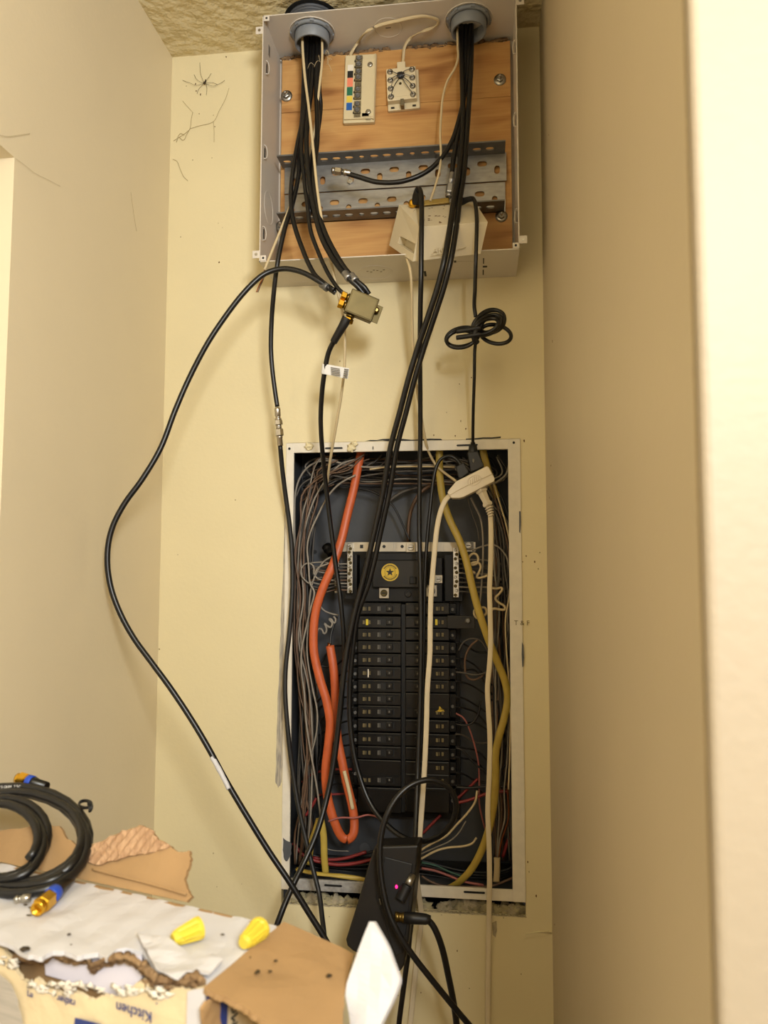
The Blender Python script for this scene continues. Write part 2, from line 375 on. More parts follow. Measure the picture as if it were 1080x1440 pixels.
for (px, py), l in (((776, 1280), 9), ((774, 1310), 5), ((777, 1378), 16), ((776, 1400), 3), ((770, 1372), 3), ((780, 1300), 2), ((775, 655), 3), ((773, 700), 3), ((777, 480), 4), ((768, 800), 4), ((770, 960), 3), ((772, 190), 2)):
    r = ray(px, py); p = EYE + r*((XR-EYE.x)/r.x)
    if p.y < -0.005: sp.blob(p, 0.0011, seed=py, amp=0.6, nu=7, nv=5, sc=(0.4, 1, l/2.4))
wr = [o for o in S.objects if o.name == 'wall_right'][0]
o = sp.build('dirt_specks', 'rust_dirt', wr); o['kind'] = 'stuff'
# ragged cut under the panel: cavity, insulation tufts, gypsum edge
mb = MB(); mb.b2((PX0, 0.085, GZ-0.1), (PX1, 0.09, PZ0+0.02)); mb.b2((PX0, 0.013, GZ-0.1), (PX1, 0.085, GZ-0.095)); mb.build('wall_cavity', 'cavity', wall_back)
ins = thing('insulation', (0, 0.03, GZ), 'yellowish insulation tufts showing in the ragged cut below the breaker panel', 'insulation')
for x0, x1, k in ((405, 500, 9), (624, 735, 11), (586, 600, 2)):
    for i in range(k):
        mb = MB(); t = (i+0.5)/k; x = x0+(x1-x0)*t; yy = 1262 + (x-400)*0.043
        mb.blob(U(x, yy+4+rnd.uniform(-3, 4), -0.016), 0.011+rnd.uniform(0, 0.004), seed=i+x0, amp=0.6, nu=14, nv=10, sc=(1.1, 0.5, 0.85)); mb.build('tuft', 'insulation' if i % 3 else 'gypsum', ins)
mb = MB()
for i in range(40):
    x = 398+i*8.6; p = U(x, 1277+(x-400)*0.034, -0.004); mb.blob(Vector((p.x, p.y, GZ-0.001)), 0.0042, seed=i, amp=0.7, nu=8, nv=6, sc=(1.4, 0.8, 0.55))
mb.build('gypsum_edge', 'gypsum', wall_back)['kind'] = 'stuff'
# ================================================================== breaker panel (load centre)
bp_ = thing('breaker_panel', (0, 0, PZ0), 'open grey breaker panel recessed in the wall with white painted lip', 'breaker panel')
BD = 0.098; RW = 0.0125
ix0, ix1, iz0, iz1 = PX0+RW, PX1-0.0185, PZ0+0.016, PZ1-0.0155
mb = MB(); mb.b2((PX0, BD, PZ0), (PX1, BD+0.002, PZ1)); mb.build('back_plate', 'box_grey', bp_)
for nm, lo, hi in (('side_wall', (PX0, 0.003, PZ0), (PX0+0.002, BD, PZ1)), ('side_wall', (PX1-0.002, 0.003, PZ0), (PX1, BD, PZ1)), ('top_wall', (PX0, 0.003, PZ1-0.002), (PX1, BD, PZ1)), ('bottom_wall', (PX0, 0.003, PZ0), (PX1, BD, PZ0+0.002))):
    mb = MB(); mb.b2(lo, hi); mb.build(nm, 'box_grey', bp_)
def lip(lo, hi, m_): mb = MB(); mb.b2(lo, hi); return mb.build('lip', m_, bp_, bev=0.0008)
lt = lip((PX0, -0.002, iz1), (PX1, 0.003, PZ1), 'flange_white')
ll = lip((PX0, -0.0022, PZ0), (ix0, 0.003, PZ1), 'flange_white')
lr = lip((ix1, -0.0024, PZ0), (PX1, 0.003, PZ1), 'flange_white')
lb = lip((PX0, -0.002, PZ0), (-0.175, 0.003, iz0), 'flange_grey'); lb2 = lip((-0.175, -0.002, PZ0), (PX1, 0.003, iz0), 'flange_white')
def spot(par, pts, m_, d=0.0026, t=0.0008, nm='mark'):
    mb = MB(); mb.prism([U(x, y, d) for x, y in pts], (0, -t, 0)); return mb.build(nm, m_, par)
def slotpts(x0, y0, x1, y1, h): return [(x0, y0-h), (x1, y1-h), (x1+h, (y1)), (x1, y1+h), (x0, y0+h), (x0-h, y0)]
spot(lt, slotpts(458, 630.5, 481, 630, 1.2), 'slot_black', nm='slot'); spot(lt, slotpts(643, 626.5, 671, 625.5, 1.2), 'slot_black', nm='slot')
spot(lt, [(524, 628), (525.2, 628), (525.2, 632), (524, 632)], 'ink', nm='pin_hole')
for x, y in ((407, 631), (722.5, 622.5)): spot(lt, [(x+1.8*math.cos(a*0.7854), y+1.8*math.sin(a*0.7854)) for a in range(8)], 'slot_black', nm='screw_hole')
spot(lb, slotpts(457, 1244.5, 480, 1246, 1.3), 'slot_black', nm='slot'); spot(lb2, slotpts(653, 1254, 681, 1255.5, 1.3), 'slot_black', nm='slot')
for pts in ([(730, 719), (732, 719), (732.5, 735), (731.5, 750), (730, 748)], [(734, 903), (736, 907), (737, 925), (736, 937), (734.5, 938), (733.5, 920)]): spot(lr, pts, 'primer', nm='paint_chip')
spot(ll, jag([(398, 1178), (403, 1182), (410, 1186), (410, 1200), (404, 1211), (400, 1209), (398, 1195)], 0.8, 3, 5), 'primer', nm='paint_chip')
for x, y, w, h in ((434, 627, 6, 5), (494, 630, 6, 7), (498, 624, 6, 3)):
    mb = MB(); mb.blob(U(x, y, 0.004), mm(w), seed=x, amp=0.6, nu=14, nv=9, sc=(1, 0.4, h/w)); mb.build('dried_putty', 'wall_paint', lt)
# pencil note on the lip: T & F
tm = text_mb('T & F', U(723, 879, 0.0026), (1, 0, 0), (0, 0, 1), 0.010, 0.0001); tm.build('pencil_note', 'print_tan', lr)
for x, y in ((443, 776), (513, 1193)): mb = MB(); mb.lathe(U(x, y, -BD+0.001), (0, -1, 0), [(0, mm(3 if x < 500 else 8)), (0.0006, mm(3 if x < 500 else 8))], 18); mb.build('knockout', 'slot_black' if x < 500 else 'primer', bp_)
# base pan behind the breakers
PANY = -0.075
def prect(x0, y0, x1, y1, d):  # pixel rectangle on plane d -> (x0,z0,x1,z1)
    a, b = U(x0, y1, d), U(x1, y0, d); return a.x, a.z, b.x, b.z
def pbox(name, par, x0, y0, x1, y1, d, depth, m_, bev=0.0, mb=None):
    a = prect(x0, y0, x1, y1, d); q = mb or MB(); q.b2((a[0], -d, a[1]), (a[2], -d+depth, a[3]))
    return q.build(name, m_, par, bev=bev) if mb is None else q
pbox('base_pan', bp_, 498, 846, 646, 1146, -0.068, 0.028, 'bakelite')
pbox('centre_rail', bp_, 564.5, 850, 570, 1142, -0.038, 0.03, 'slot_black')
# silver strap, neutral bars
mb = MB(); q = prect(478, 763, 668, 776, -0.04)
st = mb
for k, (xa, xb, dd) in enumerate(((478, 492, -.046), (493, 517, -.040), (517, 530, -.044), (530, 553, -.040), (553, 558, -.044), (558, 604, -.040), (604, 622, -.043), (622, 650, -.047), (650, 668, -.043))):
    a = prect(xa, 762.5, xb, 775.5, dd); mb.b2((a[0]-0.0006, -dd, a[1]), (a[2]+0.0006, -dd+0.0025, a[3]))
strap = mb.build('bonding_strap', 'alu', bp_)
for x, sq in ((508.5, 1), (540, 0), (565.5, 0)):
    mb = MB(); c = U(x, 768.5, -0.0395)
    if sq: mb.box(c, (0.005, 0.001, 0.0055))
    else: mb.lathe(c, (0, 1, 0), [(0, 0.0026), (0.001, 0.0026)], 12)
    mb.build('hole', 'slot_black', strap)
def lug(x, y, w, h, d, par, m_='alu', screw='zinc'):
    lg = pbox('lug', par, x-w/2, y-h/2, x+w/2, y+h/2, d, 0.012, m_, 0.0006)
    mb = MB(); c = U(x, y, d); mb.lathe(c, (0, -1, 0), [(0, mm(w*.36)), (0.0012, mm(w*.36)), (0.0013, mm(w*.26)), (0.0005, mm(w*.24))], 18); mb.build('screw', screw, lg)
    mb = MB(); mb.box(c+Vector((0, -0.0012, 0)), (mm(w*.45), 0.0006, mm(w*.09))); mb.build('screw_slot', 'slot_black', lg); return lg
lug(577.5, 770, 13, 13, -0.034, bp_)
lug(659, 767, 13, 11, -0.036, bp_, 'galv_dull_shade')
def neutral(x0, x1, y0, y1, n, d):
    b_ = pbox('neutral_bar', bp_, x0, y0, x1, y1, d, 0.010, 'zinc', 0.0004)
    for i in range(n):
        y = y0+(y1-y0)*(i+0.5)/n; c = U((x0+x1)/2+(0.8 if i % 2 else -0.8), y, d); mb = MB()
        mb.lathe(c, (0, -1, 0), [(0, mm(2.5)), (0.0012, mm(2.3)), (0.0012, mm(0.9)), (0.0004, mm(0.8))], 10); mb.build('screw', 'brass_dull' if i % 3 else 'zinc', b_)
    return b_
neutral(488, 496, 764, 834, 14, -0.034); neutral(470.5, 477, 786, 834, 10, -0.036); neutral(637.5, 645, 770, 840, 11, -0.034)
pbox('terminal_base', bp_, 486, 780, 502, 842, -0.05, 0.03, 'bakelite'); pbox('terminal_base', bp_, 626, 780, 650, 845, -0.052, 0.03, 'bakelite')
# main breaker
c0 = U(560, 845, -0.03); mbk = thing('main_breaker', c0, 'large black main breaker block wearing a round yellow star sticker', 'breaker')
pbox('body', mbk, 524, 788, 600, 826, -0.028, 0.05, 'bakelite2', 0.001)
pbox('body_step', mbk, 512, 784, 622, 846, -0.040, 0.04, 'bakelite', 0.001)
pbox('rear_ledge', mbk, 531, 778, 600, 788, -0.036, 0.04, 'bakelite', 0.0006)
pbox('toggle_slot', mbk, 567, 811, 573, 820, -0.0275, 0.004, 'slot_black'); pbox('toggle', mbk, 576, 811, 585, 821, -0.022, 0.008, 'bakelite', 0.0008)
sc_ = U(548.5, 804.8, -0.0278); R_ = mm(12.3, -0.03)
mb = MB(); mb.lathe(sc_, (0, -1, 0), [(0, R_), (0.0004, R_)], 40); stk = mb.build('star_sticker', 'sticker', mbk); stk['label'] = 'round yellow sticker with a black star'
mb = MB(); mb.prism([sc_+Vector((math.sin(math.pi*k/5)*(R_*.5 if k % 2 == 0 else R_*.2), -0.0005, math.cos(math.pi*k/5)*(R_*.5 if k % 2 == 0 else R_*.2))) for k in range(10)], (0, -0.0002, 0)); mb.build('star', 'ink', stk)
mb = MB(); mb.tube([sc_+Vector((math.cos(a/24*math.tau)*R_*.6, -0.0005, math.sin(a/24*math.tau)*R_*.6)) for a in range(24)], 0.00022, 5, closed=True, raw=True)
for k in list(range(-5, 6))+list(range(10, 22)):     # ring of small lettering
    an = math.pi/2-k*0.195; e = Vector((math.cos(an), 0, math.sin(an))); mb.box(sc_+e*R_*.79+Vector((0, -0.0005, 0)), (R_*.1, 0.0002, R_*.17), (Vector((-e.z, 0, e.x)), Vector((0, 1, 0)), e))
mb.build('ring_print', 'ink', stk)
lug(540, 834, 14, 15, -0.034, mbk, 'alu', 'brass_dull'); lug(607, 831, 15, 16, -0.034, mbk, 'alu', 'galv_dull_shade'); lug(616.5, 814.5, 11.5, 11.5, -0.036, mbk); lug(524, 801, 6, 13, -0.036, mbk, 'galv_dull_shade')
mb = MB(); mb.lathe(U(574, 835, -0.0395), (0, -1, 0), [(0, mm(5)), (0.002, mm(5)), (0.002, mm(3)), (0.0008, mm(3))], 16); mb.build('set_screw', 'bakelite2', mbk)
# branch breakers
ORD = ['first', 'second', 'third', 'fourth', 'fifth', 'sixth', 'seventh', 'eighth', 'ninth', 'tenth', 'eleventh', 'twelfth', 'thirteenth', 'fourteenth']
DB = -0.030
def breaker(side, yc, h, label, yellow=None, kind='single', name='circuit_breaker'):
    L = side < 0; sx = -1 if L else 1; x0, x1 = (503, 564) if L else (570, 632)
    root = thing(name, U((x0+x1)/2, yc+h/2, DB), label, 'circuit breaker', 'circuit breakers beside the '+('orange' if L else 'yellow')+' cable')
    pbox('body', root, x0, yc-h/2+0.8, x1, yc+h/2-0.8, DB, 0.045, 'bakelite2', 0.0012)
    e0, e1 = (496, 503) if L else (632, 641)
    te = pbox('terminal_end', root, e0, yc-h/2+1.5, e1, yc+h/2-1.5, DB-0.016, 0.028, 'bakelite', 0.0005)
    mb = MB(); mb.lathe(U((e0+e1)/2, yc+1, DB-0.016), (0, -1, 0), [(0, mm(2.6)), (0.0012, mm(2.4)), (0.0012, mm(1.2)), (0.0004, mm(1.1))], 10); mb.build('screw', 'galv_dull_shade', te)
    if kind == 'blank':
        pbox('cover_ridge', root, x0+4, yc-h/2+2, x1-4, yc-h/2+4, DB+0.0012, 0.003, 'bakelite', 0.0004); return root
    ty = yc if kind == 'single' else yc+h*0.28; hh = 4.6
    cx = 541 if L else 590; 
    f = pbox('face_ridge', root, x0+3, ty-6.4, x1-3, ty-5.2, DB+0.0009, 0.0014, 'bakelite')
    pbox('toggle_slot', root, cx-8, ty-hh, cx+14 if L else cx+6, ty+hh, DB+0.0003, 0.001, 'slot_black')
    tg = pbox('toggle', root, (cx+2 if L else cx-7), ty-3.6, (cx+11 if L else cx+1), ty+3.6, DB+0.0045, 0.006, 'bakelite2', 0.0007)
    c = (cx+6.5 if L else cx-3)
    pbox('toggle_mark', tg, c-1.0, ty-1.6, c+1.0, ty+1.2, DB+0.0049, 0.0004, 'print_grey')
    lx = 509 if L else 612
    lb_ = pbox('rating_label', root, lx, ty-4, lx+13, ty+4, DB+0.0006, 0.0008, 'bakelite')
    for k in range(3):
        a = lx+1+k*4; pbox('print', lb_, a, ty-2.6, a+(1.0 if k == 1 else 3.0), ty+2.6, DB+0.0009, 0.0004, 'print_tan')
    if L: pbox('print', lb_, 531, ty-3, 532.6, ty+3, DB+0.0009, 0.0004, 'print_grey'); pbox('print', lb_, 533.6, ty-3, 534.6, ty+3, DB+0.0009, 0.0004, 'print_grey')
    if yellow: pbox('yellow_mark', lb_, yellow[0], ty+yellow[2], yellow[1], ty+yellow[3], DB+0.0013, 0.0004, yellow[4])
    return root
LY = [(856, 17), (875, 17.5), (892.5, 17), (910, 17), (928, 17.5), (946.5, 17.5), (965, 17.5), (983, 17.5), (1001, 17), (1020, 17.5), (1039.5, 17.5), (1058.5, 17.5)]
for i, (y, h) in enumerate(LY):
    ex = {1: (514.5, 517.8, -4.2, 4, 'yellow_mark'), 5: (517, 518.6, -5.5, 6, 'mark_white')}.get(i)
    breaker(-1, y, h, f'black circuit breaker{" with a yellow mark" if i == 1 else ""}, {ORD[i]} below the main breaker, orange cable side', ex)
breaker(-1, 1087, 36, 'double-width blank-topped black breaker, orange cable side of the panel', kind='double', name='double_breaker')
breaker(-1, 1125, 34, 'lowest blank black breaker block, orange cable side of the panel', kind='blank', name='blank_breaker')
RY_ = [(856, 17), (875, 17.5), (892.5, 17), (911, 17.5), (929, 17.5), (947.5, 17.5), (965.5, 17.5)]
for i, (y, h) in enumerate(RY_):
    ex = {1: (612, 615.2, -4.2, 4, 'yellow_mark')}.get(i)
    breaker(1, y, h, f'black circuit breaker{" with a yellow mark" if i == 1 else ""}, {ORD[i]} below the main breaker, yellow cable side', ex)
r = breaker(1, 992.5, 35, 'double-width black breaker with a small yellow emblem, yellow cable side', kind='double', name='double_breaker')
mb = MB(); mb.prism([U(x, y, DB+0.0006) for x, y in ((612, 1001), (617, 998), (618, 993), (621, 996), (624, 998), (625, 1001))], (0, -0.0003, 0)); mb.build('emblem', 'sticker', r)
for i, y in enumerate((1021.5, 1041, 1060.5, 1080, 1098)):
    breaker(1, y, 17.8, f'black circuit breaker, {ORD[i]} below the emblem breaker, yellow cable side')
breaker(1, 1125, 34, 'lowest blank black breaker block, yellow cable side of the panel', kind='blank', name='blank_breaker')
rt = pbox('retainer', bp_, 629, 866, 668, 884, -0.022, 0.006, 'bakelite2', 0.0008)
mb = MB(); mb.lathe(U(658, 873, -0.022), (0, -1, 0), [(0, mm(4.5)), (0.003, mm(4)), (0.004, mm(2))], 14); mb.build('screw', 'galv_dull_shade', rt)
# ================================================================== media enclosure on the wall
EX0, EX1, EZ0, EZ1, ED = -0.3165, 0.0585, ZC+0.4495, ZC+0.829, 0.101
en = thing('media_enclosure', (EX0, 0, EZ0), 'open white metal wiring enclosure mounted high on the wall under the ceiling', 'enclosure')
t = 0.0014
def panel(nm, lo, hi): mb = MB(); mb.b2(lo, hi); return mb.build(nm, 'enc_white', en)
back = panel('back_panel', (EX0, -0.002, EZ0), (EX1, -0.0003, EZ1))
top = panel('top_panel', (EX0, -ED, EZ1-t), (EX1, -0.002, EZ1)); bot = panel('bottom_panel', (EX0, -ED, EZ0), (EX1, -0.002, EZ0+t))
lef = panel('side_panel', (EX0, -ED, EZ0), (EX0+t, -0.002, EZ1)); rig = panel('side_panel', (EX1-t, -ED, EZ0), (EX1, -0.002, EZ1))
def hole_tab(nm, c, w, par=en, hole='slot_black'):
    mb = MB(); mb.box(c, (w, 0.0012, w)); tb = mb.build(nm, 'enc_white', par, bev=0.001)
    mb = MB(); mb.lathe(Vector(c)+Vector((0, -0.0006, 0)), (0, -1, 0), [(0, w*0.2), (0.0002, w*0.2)], 12); mb.build('screw_hole', hole, tb)
w = 0.0085
for x in (EX0+w/2+0.002, EX1-w/2-0.001):
    for z in (EZ0+w/2+0.001, EZ1-w/2-0.001): hole_tab('corner_tab', (x, -ED-0.0006, z), w)
for x, z in ((EX0-0.005, EZ0+0.012), (EX0-0.005, EZ1-0.022), (EX1+0.005, EZ0+0.014), (EX1+0.005, EZ1-0.012)): hole_tab('mounting_ear', (x, -ED+0.001, z), 0.0115, en, 'zinc')
def ring(par, c, nrm, r, name='knockout_ring', ra=0.0005, m_='enc_white', segs=30):
    a, b = frame(Vector(nrm), (1, 0, 0.01)); mb = MB(); mb.tube([Vector(c)+(a*math.cos(k/segs*math.tau)+b*math.sin(k/segs*math.tau))*r for k in range(segs)], ra, 6, closed=True, raw=True); mb.build(name, m_, par)
zt = EZ1-t
def onTop(px, py): return UZ(px, py, zt)
kc = onTop(546, 39); ring(top, kc, (0, 0, 1), 0.021); mb = MB(); mb.box(kc, (0.008, 0.001, 0.0008)); mb.build('knockout_slit', 'slot_black', top)
for px in (528, 650): kb = UZ(px, 383 if px < 600 else 377, EZ0); ring(bot, kb, (0, 0, 1), 0.026, ra=0.0004)
kb = UZ(420, 389, EZ0); ring(bot, kb, (0, 0, 1), 0.022, ra=0.0004)
for px, py, w_, h_ in ((680, 367, 1.4, 8), (682, 375, 6, 2), (679.5, 383, 1.4, 8), (598, 385, 3, 8), (640, 368, 3, 2.5)):
    c = UZ(px, py, EZ0-0.0003); mb = MB(); mb.box(c, (mm(w_), mm(h_)*2.2, 0.0006)); mb.build('bottom_slot', 'slot_black', bot)
mb = MB(); 
for k in range(6): mb.box(UZ(528, 381, EZ0-0.0003)+Vector((-0.012+0.005*k, 0.004*math.sin(k*2), 0)), (0.003, 0.0012, 0.0004))
mb.build('paint_scuff', 'print_tan', bot)
# loop slots along the two sides
def sideslot(par, x, s, z, d, h=0.021):
    y = -d; mb = MB(); a = 0.004
    mb.tube([(x, y-a, z-h/2), (x+s*0.003, y, z-h/2+0.003), (x+s*0.003, y, z+h/2-0.003), (x, y-a, z+h/2), (x, y+a*.6, z+h/2-0.004), (x, y+a*.6, z-h/2+0.004)], 0.0008, 6, per=3, closed=True); mb.build('tie_loop', 'enc_white', par)
    mb = MB(); mb.box((x+s*0.0003, y, z), (0.0006, 0.005, h*0.72)); mb.build('tie_slot', 'slot_black', par)
def onSide(px, py, x):
    r = ray(px, py); return EYE + r*((x-EYE.x)/r.x)
for px, py in ((375, 97), (370, 211), (369, 327)):
    p = onSide(px, py, EX0+t); sideslot(lef, EX0+t, 1, p.z, min(max(-p.y, 0.03), 0.085))
for py in (68, 170, 305): p = U(724, py, 0.075); sideslot(rig, EX1-t, -1, p.z, 0.075)
p = onSide(372, 283, EX0+t); ring(lef, (EX0+t, -0.06, p.z), (1, 0, 0), 0.024)
for px, py in ((371.5, 55),): p = onSide(px, py, EX0+t); mb = MB(); mb.box((EX0+t+0.0003, -0.07, p.z), (0.0006, 0.008, 0.016)); mb.build('tab_slot', 'galv', lef)
# plywood board and bolts
PD = 0.016
pw = thing('plywood_board', (EX0+0.01, -0.003, EZ0+0.003), 'knotted brown plywood backing board inside the white enclosure', 'board')
zc_ = U(520, 150, PD).z
mb = MB(); x0, x1 = EX0+0.008, EX1-0.006; zt_ = U(460, 78, PD).z
mb.prism([(x0, -PD, zc_+0.0004), (x1, -PD, zc_+0.0004), (x1, -PD, zt_)] + [(x1+(x0-x1)*k/30, -PD, zt_+rnd.uniform(-0.003, 0.002)) for k in range(1, 30)] + [(x0, -PD, zt_-0.002)], (0, PD-0.003, 0)); mb.build('board', 'plywood', pw)
mb = MB(); mb.prism([(x0, -PD, EZ0+0.003), (x1, -PD, EZ0+0.003), (x1, -PD, zc_-0.0002), ((x0+x1)/2, -PD, zc_-0.0001), (x0, -PD, zc_-0.0004)], (0, PD-0.003, 0)); mb.build('board', 'plywood', pw)
mb = MB()
for k in range(46):
    x = x0+(x1-x0)*(k+rnd.random()*.6)/46
    if k in range(22, 26): continue
    mb.blob((x, -PD+0.002, zt_+rnd.uniform(-0.001, 0.004)), 0.004, seed=k, amp=0.8, nu=8, nv=6, sc=(1.5, 0.7, 0.7))
mb.build('splintered_edge', 'card_torn', pw)['kind'] = 'stuff'
def bolt(px, py, lbl, tilt=0.0):
    c = U(px, py, PD+0.001); b_ = thing('hex_bolt', c, lbl, 'bolt', 'bolts through the plywood board')
    mb = MB(); mb.lathe(c+Vector((0, 0.001, 0)), (0, -1, 0), [(0, mm(8.5)), (0.0016, mm(8.5)), (0.0017, mm(4))], 22); mb.build('washer', 'zinc', b_)
    mb = MB(); mb.lathe(c+Vector((0, -0.0005, 0)), (0, -1, 0), [(0, mm(5)), (0.005, mm(5)), (0.0056, mm(4))], hexa=True); mb.build('hex_head', 'zinc', b_)
    mb = MB(); mb.lathe(c+Vector((0, -0.005, 0)), (0, -1, 0), [(0, mm(2.4)), (0.006, mm(2.2)), (0.007, mm(1))], 10); mb.build('stud', 'zinc', b_)
bolt(403, 135, 'zinc hex bolt with washer in the plywood by the bundled black cables')
bolt(703, 112, 'zinc hex bolt with washer in the plywood above the slotted angles')
bolt(705, 304, 'zinc bolt with washer in the plywood beside the cream power box')
bolt(396, 318, 'zinc bolt with washer half hidden under the lower slotted angle')
# two slotted steel angles
def slotted(name, z0, z1, flz, lbl, dull, seedx, xa, xb, yw):
    g = thing(name, (xa, -yw, z0), lbl, 'steel angle'); L = xb-xa; FLG = 0.036
    hs = []; x = 0.012+seedx; k = 0
    while x < L-0.012:
        hs.append((x, (z1-z0)*(0.5+(0.14 if k % 2 else -0.1)), 0.0075 if k % 2 else 0.0042, 0.0042 if k % 2 else 0.0068)); x += 0.0225; k += 1
    mb = MB(); perforated(mb, (xa, -yw, z0), (1, 0, 0), (0, 0, 1), L, z1-z0, 0.002, hs); mb.build('web', 'galv', g)
    hs = [(0.012+0.0195*k_, FLG*0.5, 0.0066 if k_ % 4 != 2 else 0.004, 0.0045) for k_ in range(int((L-0.02)/0.0195)+1)]
    mb = MB(); perforated(mb, (xa-0.004, -yw-FLG, flz), (1, 0, 0), (0, 1, 0), L+0.002, FLG, 0.0022, hs); mb.build('flange', dull, g); return g  # flange metal darker than the web: its underside shade put into the colour
YW = PD+0.005
zb, zm, za = U(540, 301, YW).z-0.006, U(540, 265, YW).z, U(540, 226, YW).z
xa, xb = EX0+0.016, EX1-0.014
ga = slotted('slotted_angle', zm, za, za-0.0022, 'upper galvanised slotted steel angle across the plywood board', 'galv_dull_shade', 0.004, xa, xb, YW)
gb = slotted('slotted_angle', zb, zm-0.001, zb, 'lower galvanised slotted steel angle across the plywood board, behind the cream power box', 'galv_dull_shade', 0.0, xa, xb-0.002, YW-0.0025)
mb = MB(); c = U(492.5, 255, YW+0.003); mb.lathe(c, (0, -1, 0), [(0, mm(4.5)), (0.003, mm(4.5)), (0.0031, mm(2.2)), (0.002, mm(2))], hexa=True); mb.build('screw', 'zinc', ga)
# conduits through the top panel
def conduit(px, py, lbl):
    c = onTop(px, py); c.y = max(min(c.y, -0.04), -0.058); c = Vector((c.x, c.y, zt)); r = 0.0265
    g = thing('conduit', (c.x, c.y, zt-0.02), lbl, 'conduit', 'grey conduits in the enclosure roof')
    mb = MB(); n = 28; prof = [(r, -0.021), (r, 0.02), (r*0.99, 0.02), (r-0.003, 0.02), (r-0.003, -0.0215), (r-0.0006, -0.0215)]; v = []; f = []
    for rr, z in prof:
        for k in range(n): v.append((c.x+rr*math.cos(k/n*math.tau), c.y+rr*math.sin(k/n*math.tau), zt+z))
    L_ = len(prof)
    for i in range(L_):
        for k in range(n): f.append((i*n+k, ((i+1) % L_)*n+k, ((i+1) % L_)*n+(k+1) % n, i*n+(k+1) % n))
    mb.add(v, f, True); mb.build('sleeve', 'pvc_grey', g)
    mb = MB(); mb.tube([(c.x+(r+0.003)*math.cos(k/30*math.tau), c.y+(r+0.003)*math.sin(k/30*math.tau), zt-0.0025) for k in range(30)], 0.0032, 7, closed=True, raw=True); lk = mb.build('lock_nut', 'pvc_grey', g)
    for k in range(8):
        an = k/8*math.tau+0.2; e = Vector((math.cos(an), math.sin(an), 0)); mb = MB(); mb.box(c+e*(r+0.0058)+Vector((0, 0, -0.003)), (0.0024, 0.006, 0.004), (e, Vector((-e.y, e.x, 0)), Vector((0, 0, 1)))); mb.build('nut_lug', 'pvc_grey', lk)
    mb = MB()
    for k in range(4): mb.lathe((c.x, c.y, EZ1+0.001+k*0.0048), (0, 0, 1), [(0, r*1.25), (0.0012, r*1.38), (0.0034, r*1.38), (0.0046, r*1.25)], 28)
    mb.build('corrugated_pipe', 'primer', g)
    mb = MB(); mb.lathe((c.x, c.y, ZT-0.0012), (0, 0, 1), [(0, 0.043), (0.001, 0.043)], 32); mb.build('ceiling_hole', 'cavity', ceil)
    ring(top, (c.x, c.y, zt-.0006), (0, 0, 1), r+.0085, 'cut_edge', .0008)
    return c
c1 = conduit(439, 46, 'grey plastic conduit end with lock nut holding the splitter cables')
c2 = conduit(659, 24, 'grey plastic conduit end with lock nut beside the flat beige cord')
# dusty lint by the conduits
mb = MB()
for k in range(9):
    a = U(440+rnd.uniform(0, 26), 74+rnd.uniform(0, 18), 0.07+rnd.uniform(-.01, .01)); b = a+Vector((rnd.uniform(-.012, .012), rnd.uniform(-.006, .006), rnd.uniform(-.012, .012)))
    mb.tube([a, (a+b)/2+Vector((0, -.003, .004)), b], 0.0003, 4, per=5)
tag(mb.build('lint_tuft', 'beige_wire'), 'fluffy grey lint caught on cables below a conduit', 'lint')
# ================================================================== terminal blocks
def plate_axes(px, py, d, rot=0):
    c = U(px, py, d); a = math.radians(rot); return c, Vector((math.cos(a), 0, math.sin(a))), Vector((-math.sin(a), 0, math.cos(a)))
c, X, Z = plate_axes(507, 128.5, PD, -1.6); Y = Vector((0, 1, 0))
def lbox(name, par, c, X, Z, u, v, w, h, d0, d1, m_, bev=0.0):
    mb = MB(); mb.box(c+X*mm(u)+Z*mm(v)+Vector((0, -(d0+d1)/2, 0)), (mm(w), d1-d0, mm(h)), (X, Y, Z)); return mb.build(name, m_, par, bev=bev)
tb = thing('terminal_strip', c+Vector((0, 0, -0.05)), 'cream screw terminal strip with coloured squares on the plywood', 'terminal block')
lbox('base', tb, c, X, Z, 0, 0, 46, 103, 0, 0.008, 'block_plastic', 0.0015)
lbox('raised_tray', tb, c, X, Z, 12, -1, 19, 88, 0.008, 0.011, 'block_plastic', 0.001)
lbox('rim', tb, c, X, Z, 0, -46.5, 42, 2, 0.008, 0.011, 'block_plastic', 0.0005); lbox('rim', tb, c, X, Z, 21.5, 0, 1.6, 98, 0.008, 0.012, 'block_plastic', 0.0004)
for i, m_ in enumerate(('mark_white', 'ink', 'mark_salmon', 'mark_green', 'mark_yellow', 'mark_blue')):
    hgt = (9, 10, 13, 12.5, 9, 11)[i]; y = (31.5, 21.5, 9.5, -4, -16, -27)[i]; lbox('colour_square', tb, c, X, Z, -14.5, y, 8.3, hgt, 0.008, 0.0086, m_)
for i, y in enumerate((43, 34, 23, 14, -4, -13.5, -26, -35)):
    s_ = lbox('screw_clamp', tb, c, X, Z, -2, y, 10, 8.6, 0.008, 0.0125, 'tan_contact', 0.0005)
    mb = MB(); p = c+X*mm(-2)+Z*mm(y)+Vector((0, -0.0125, 0)); mb.lathe(p, (0, -1, 0), [(0, mm(3.6)), (0.0018, mm(3.4)), (0.0018, mm(1.8)), (0.0008, mm(1.6))], 12); mb.build('screw', 'galv_dull_shade', s_)
    for u in (-7.6,): lbox('clamp_tab', s_, c, X, Z, u, y-2.6, 1.8, 2, 0.008, 0.011, 'slot_black')
for y in (5.5, -42.5): lbox('spacer', tb, c, X, Z, -1.5, y, 11, 6, 0.008, 0.010, 'tan_contact')
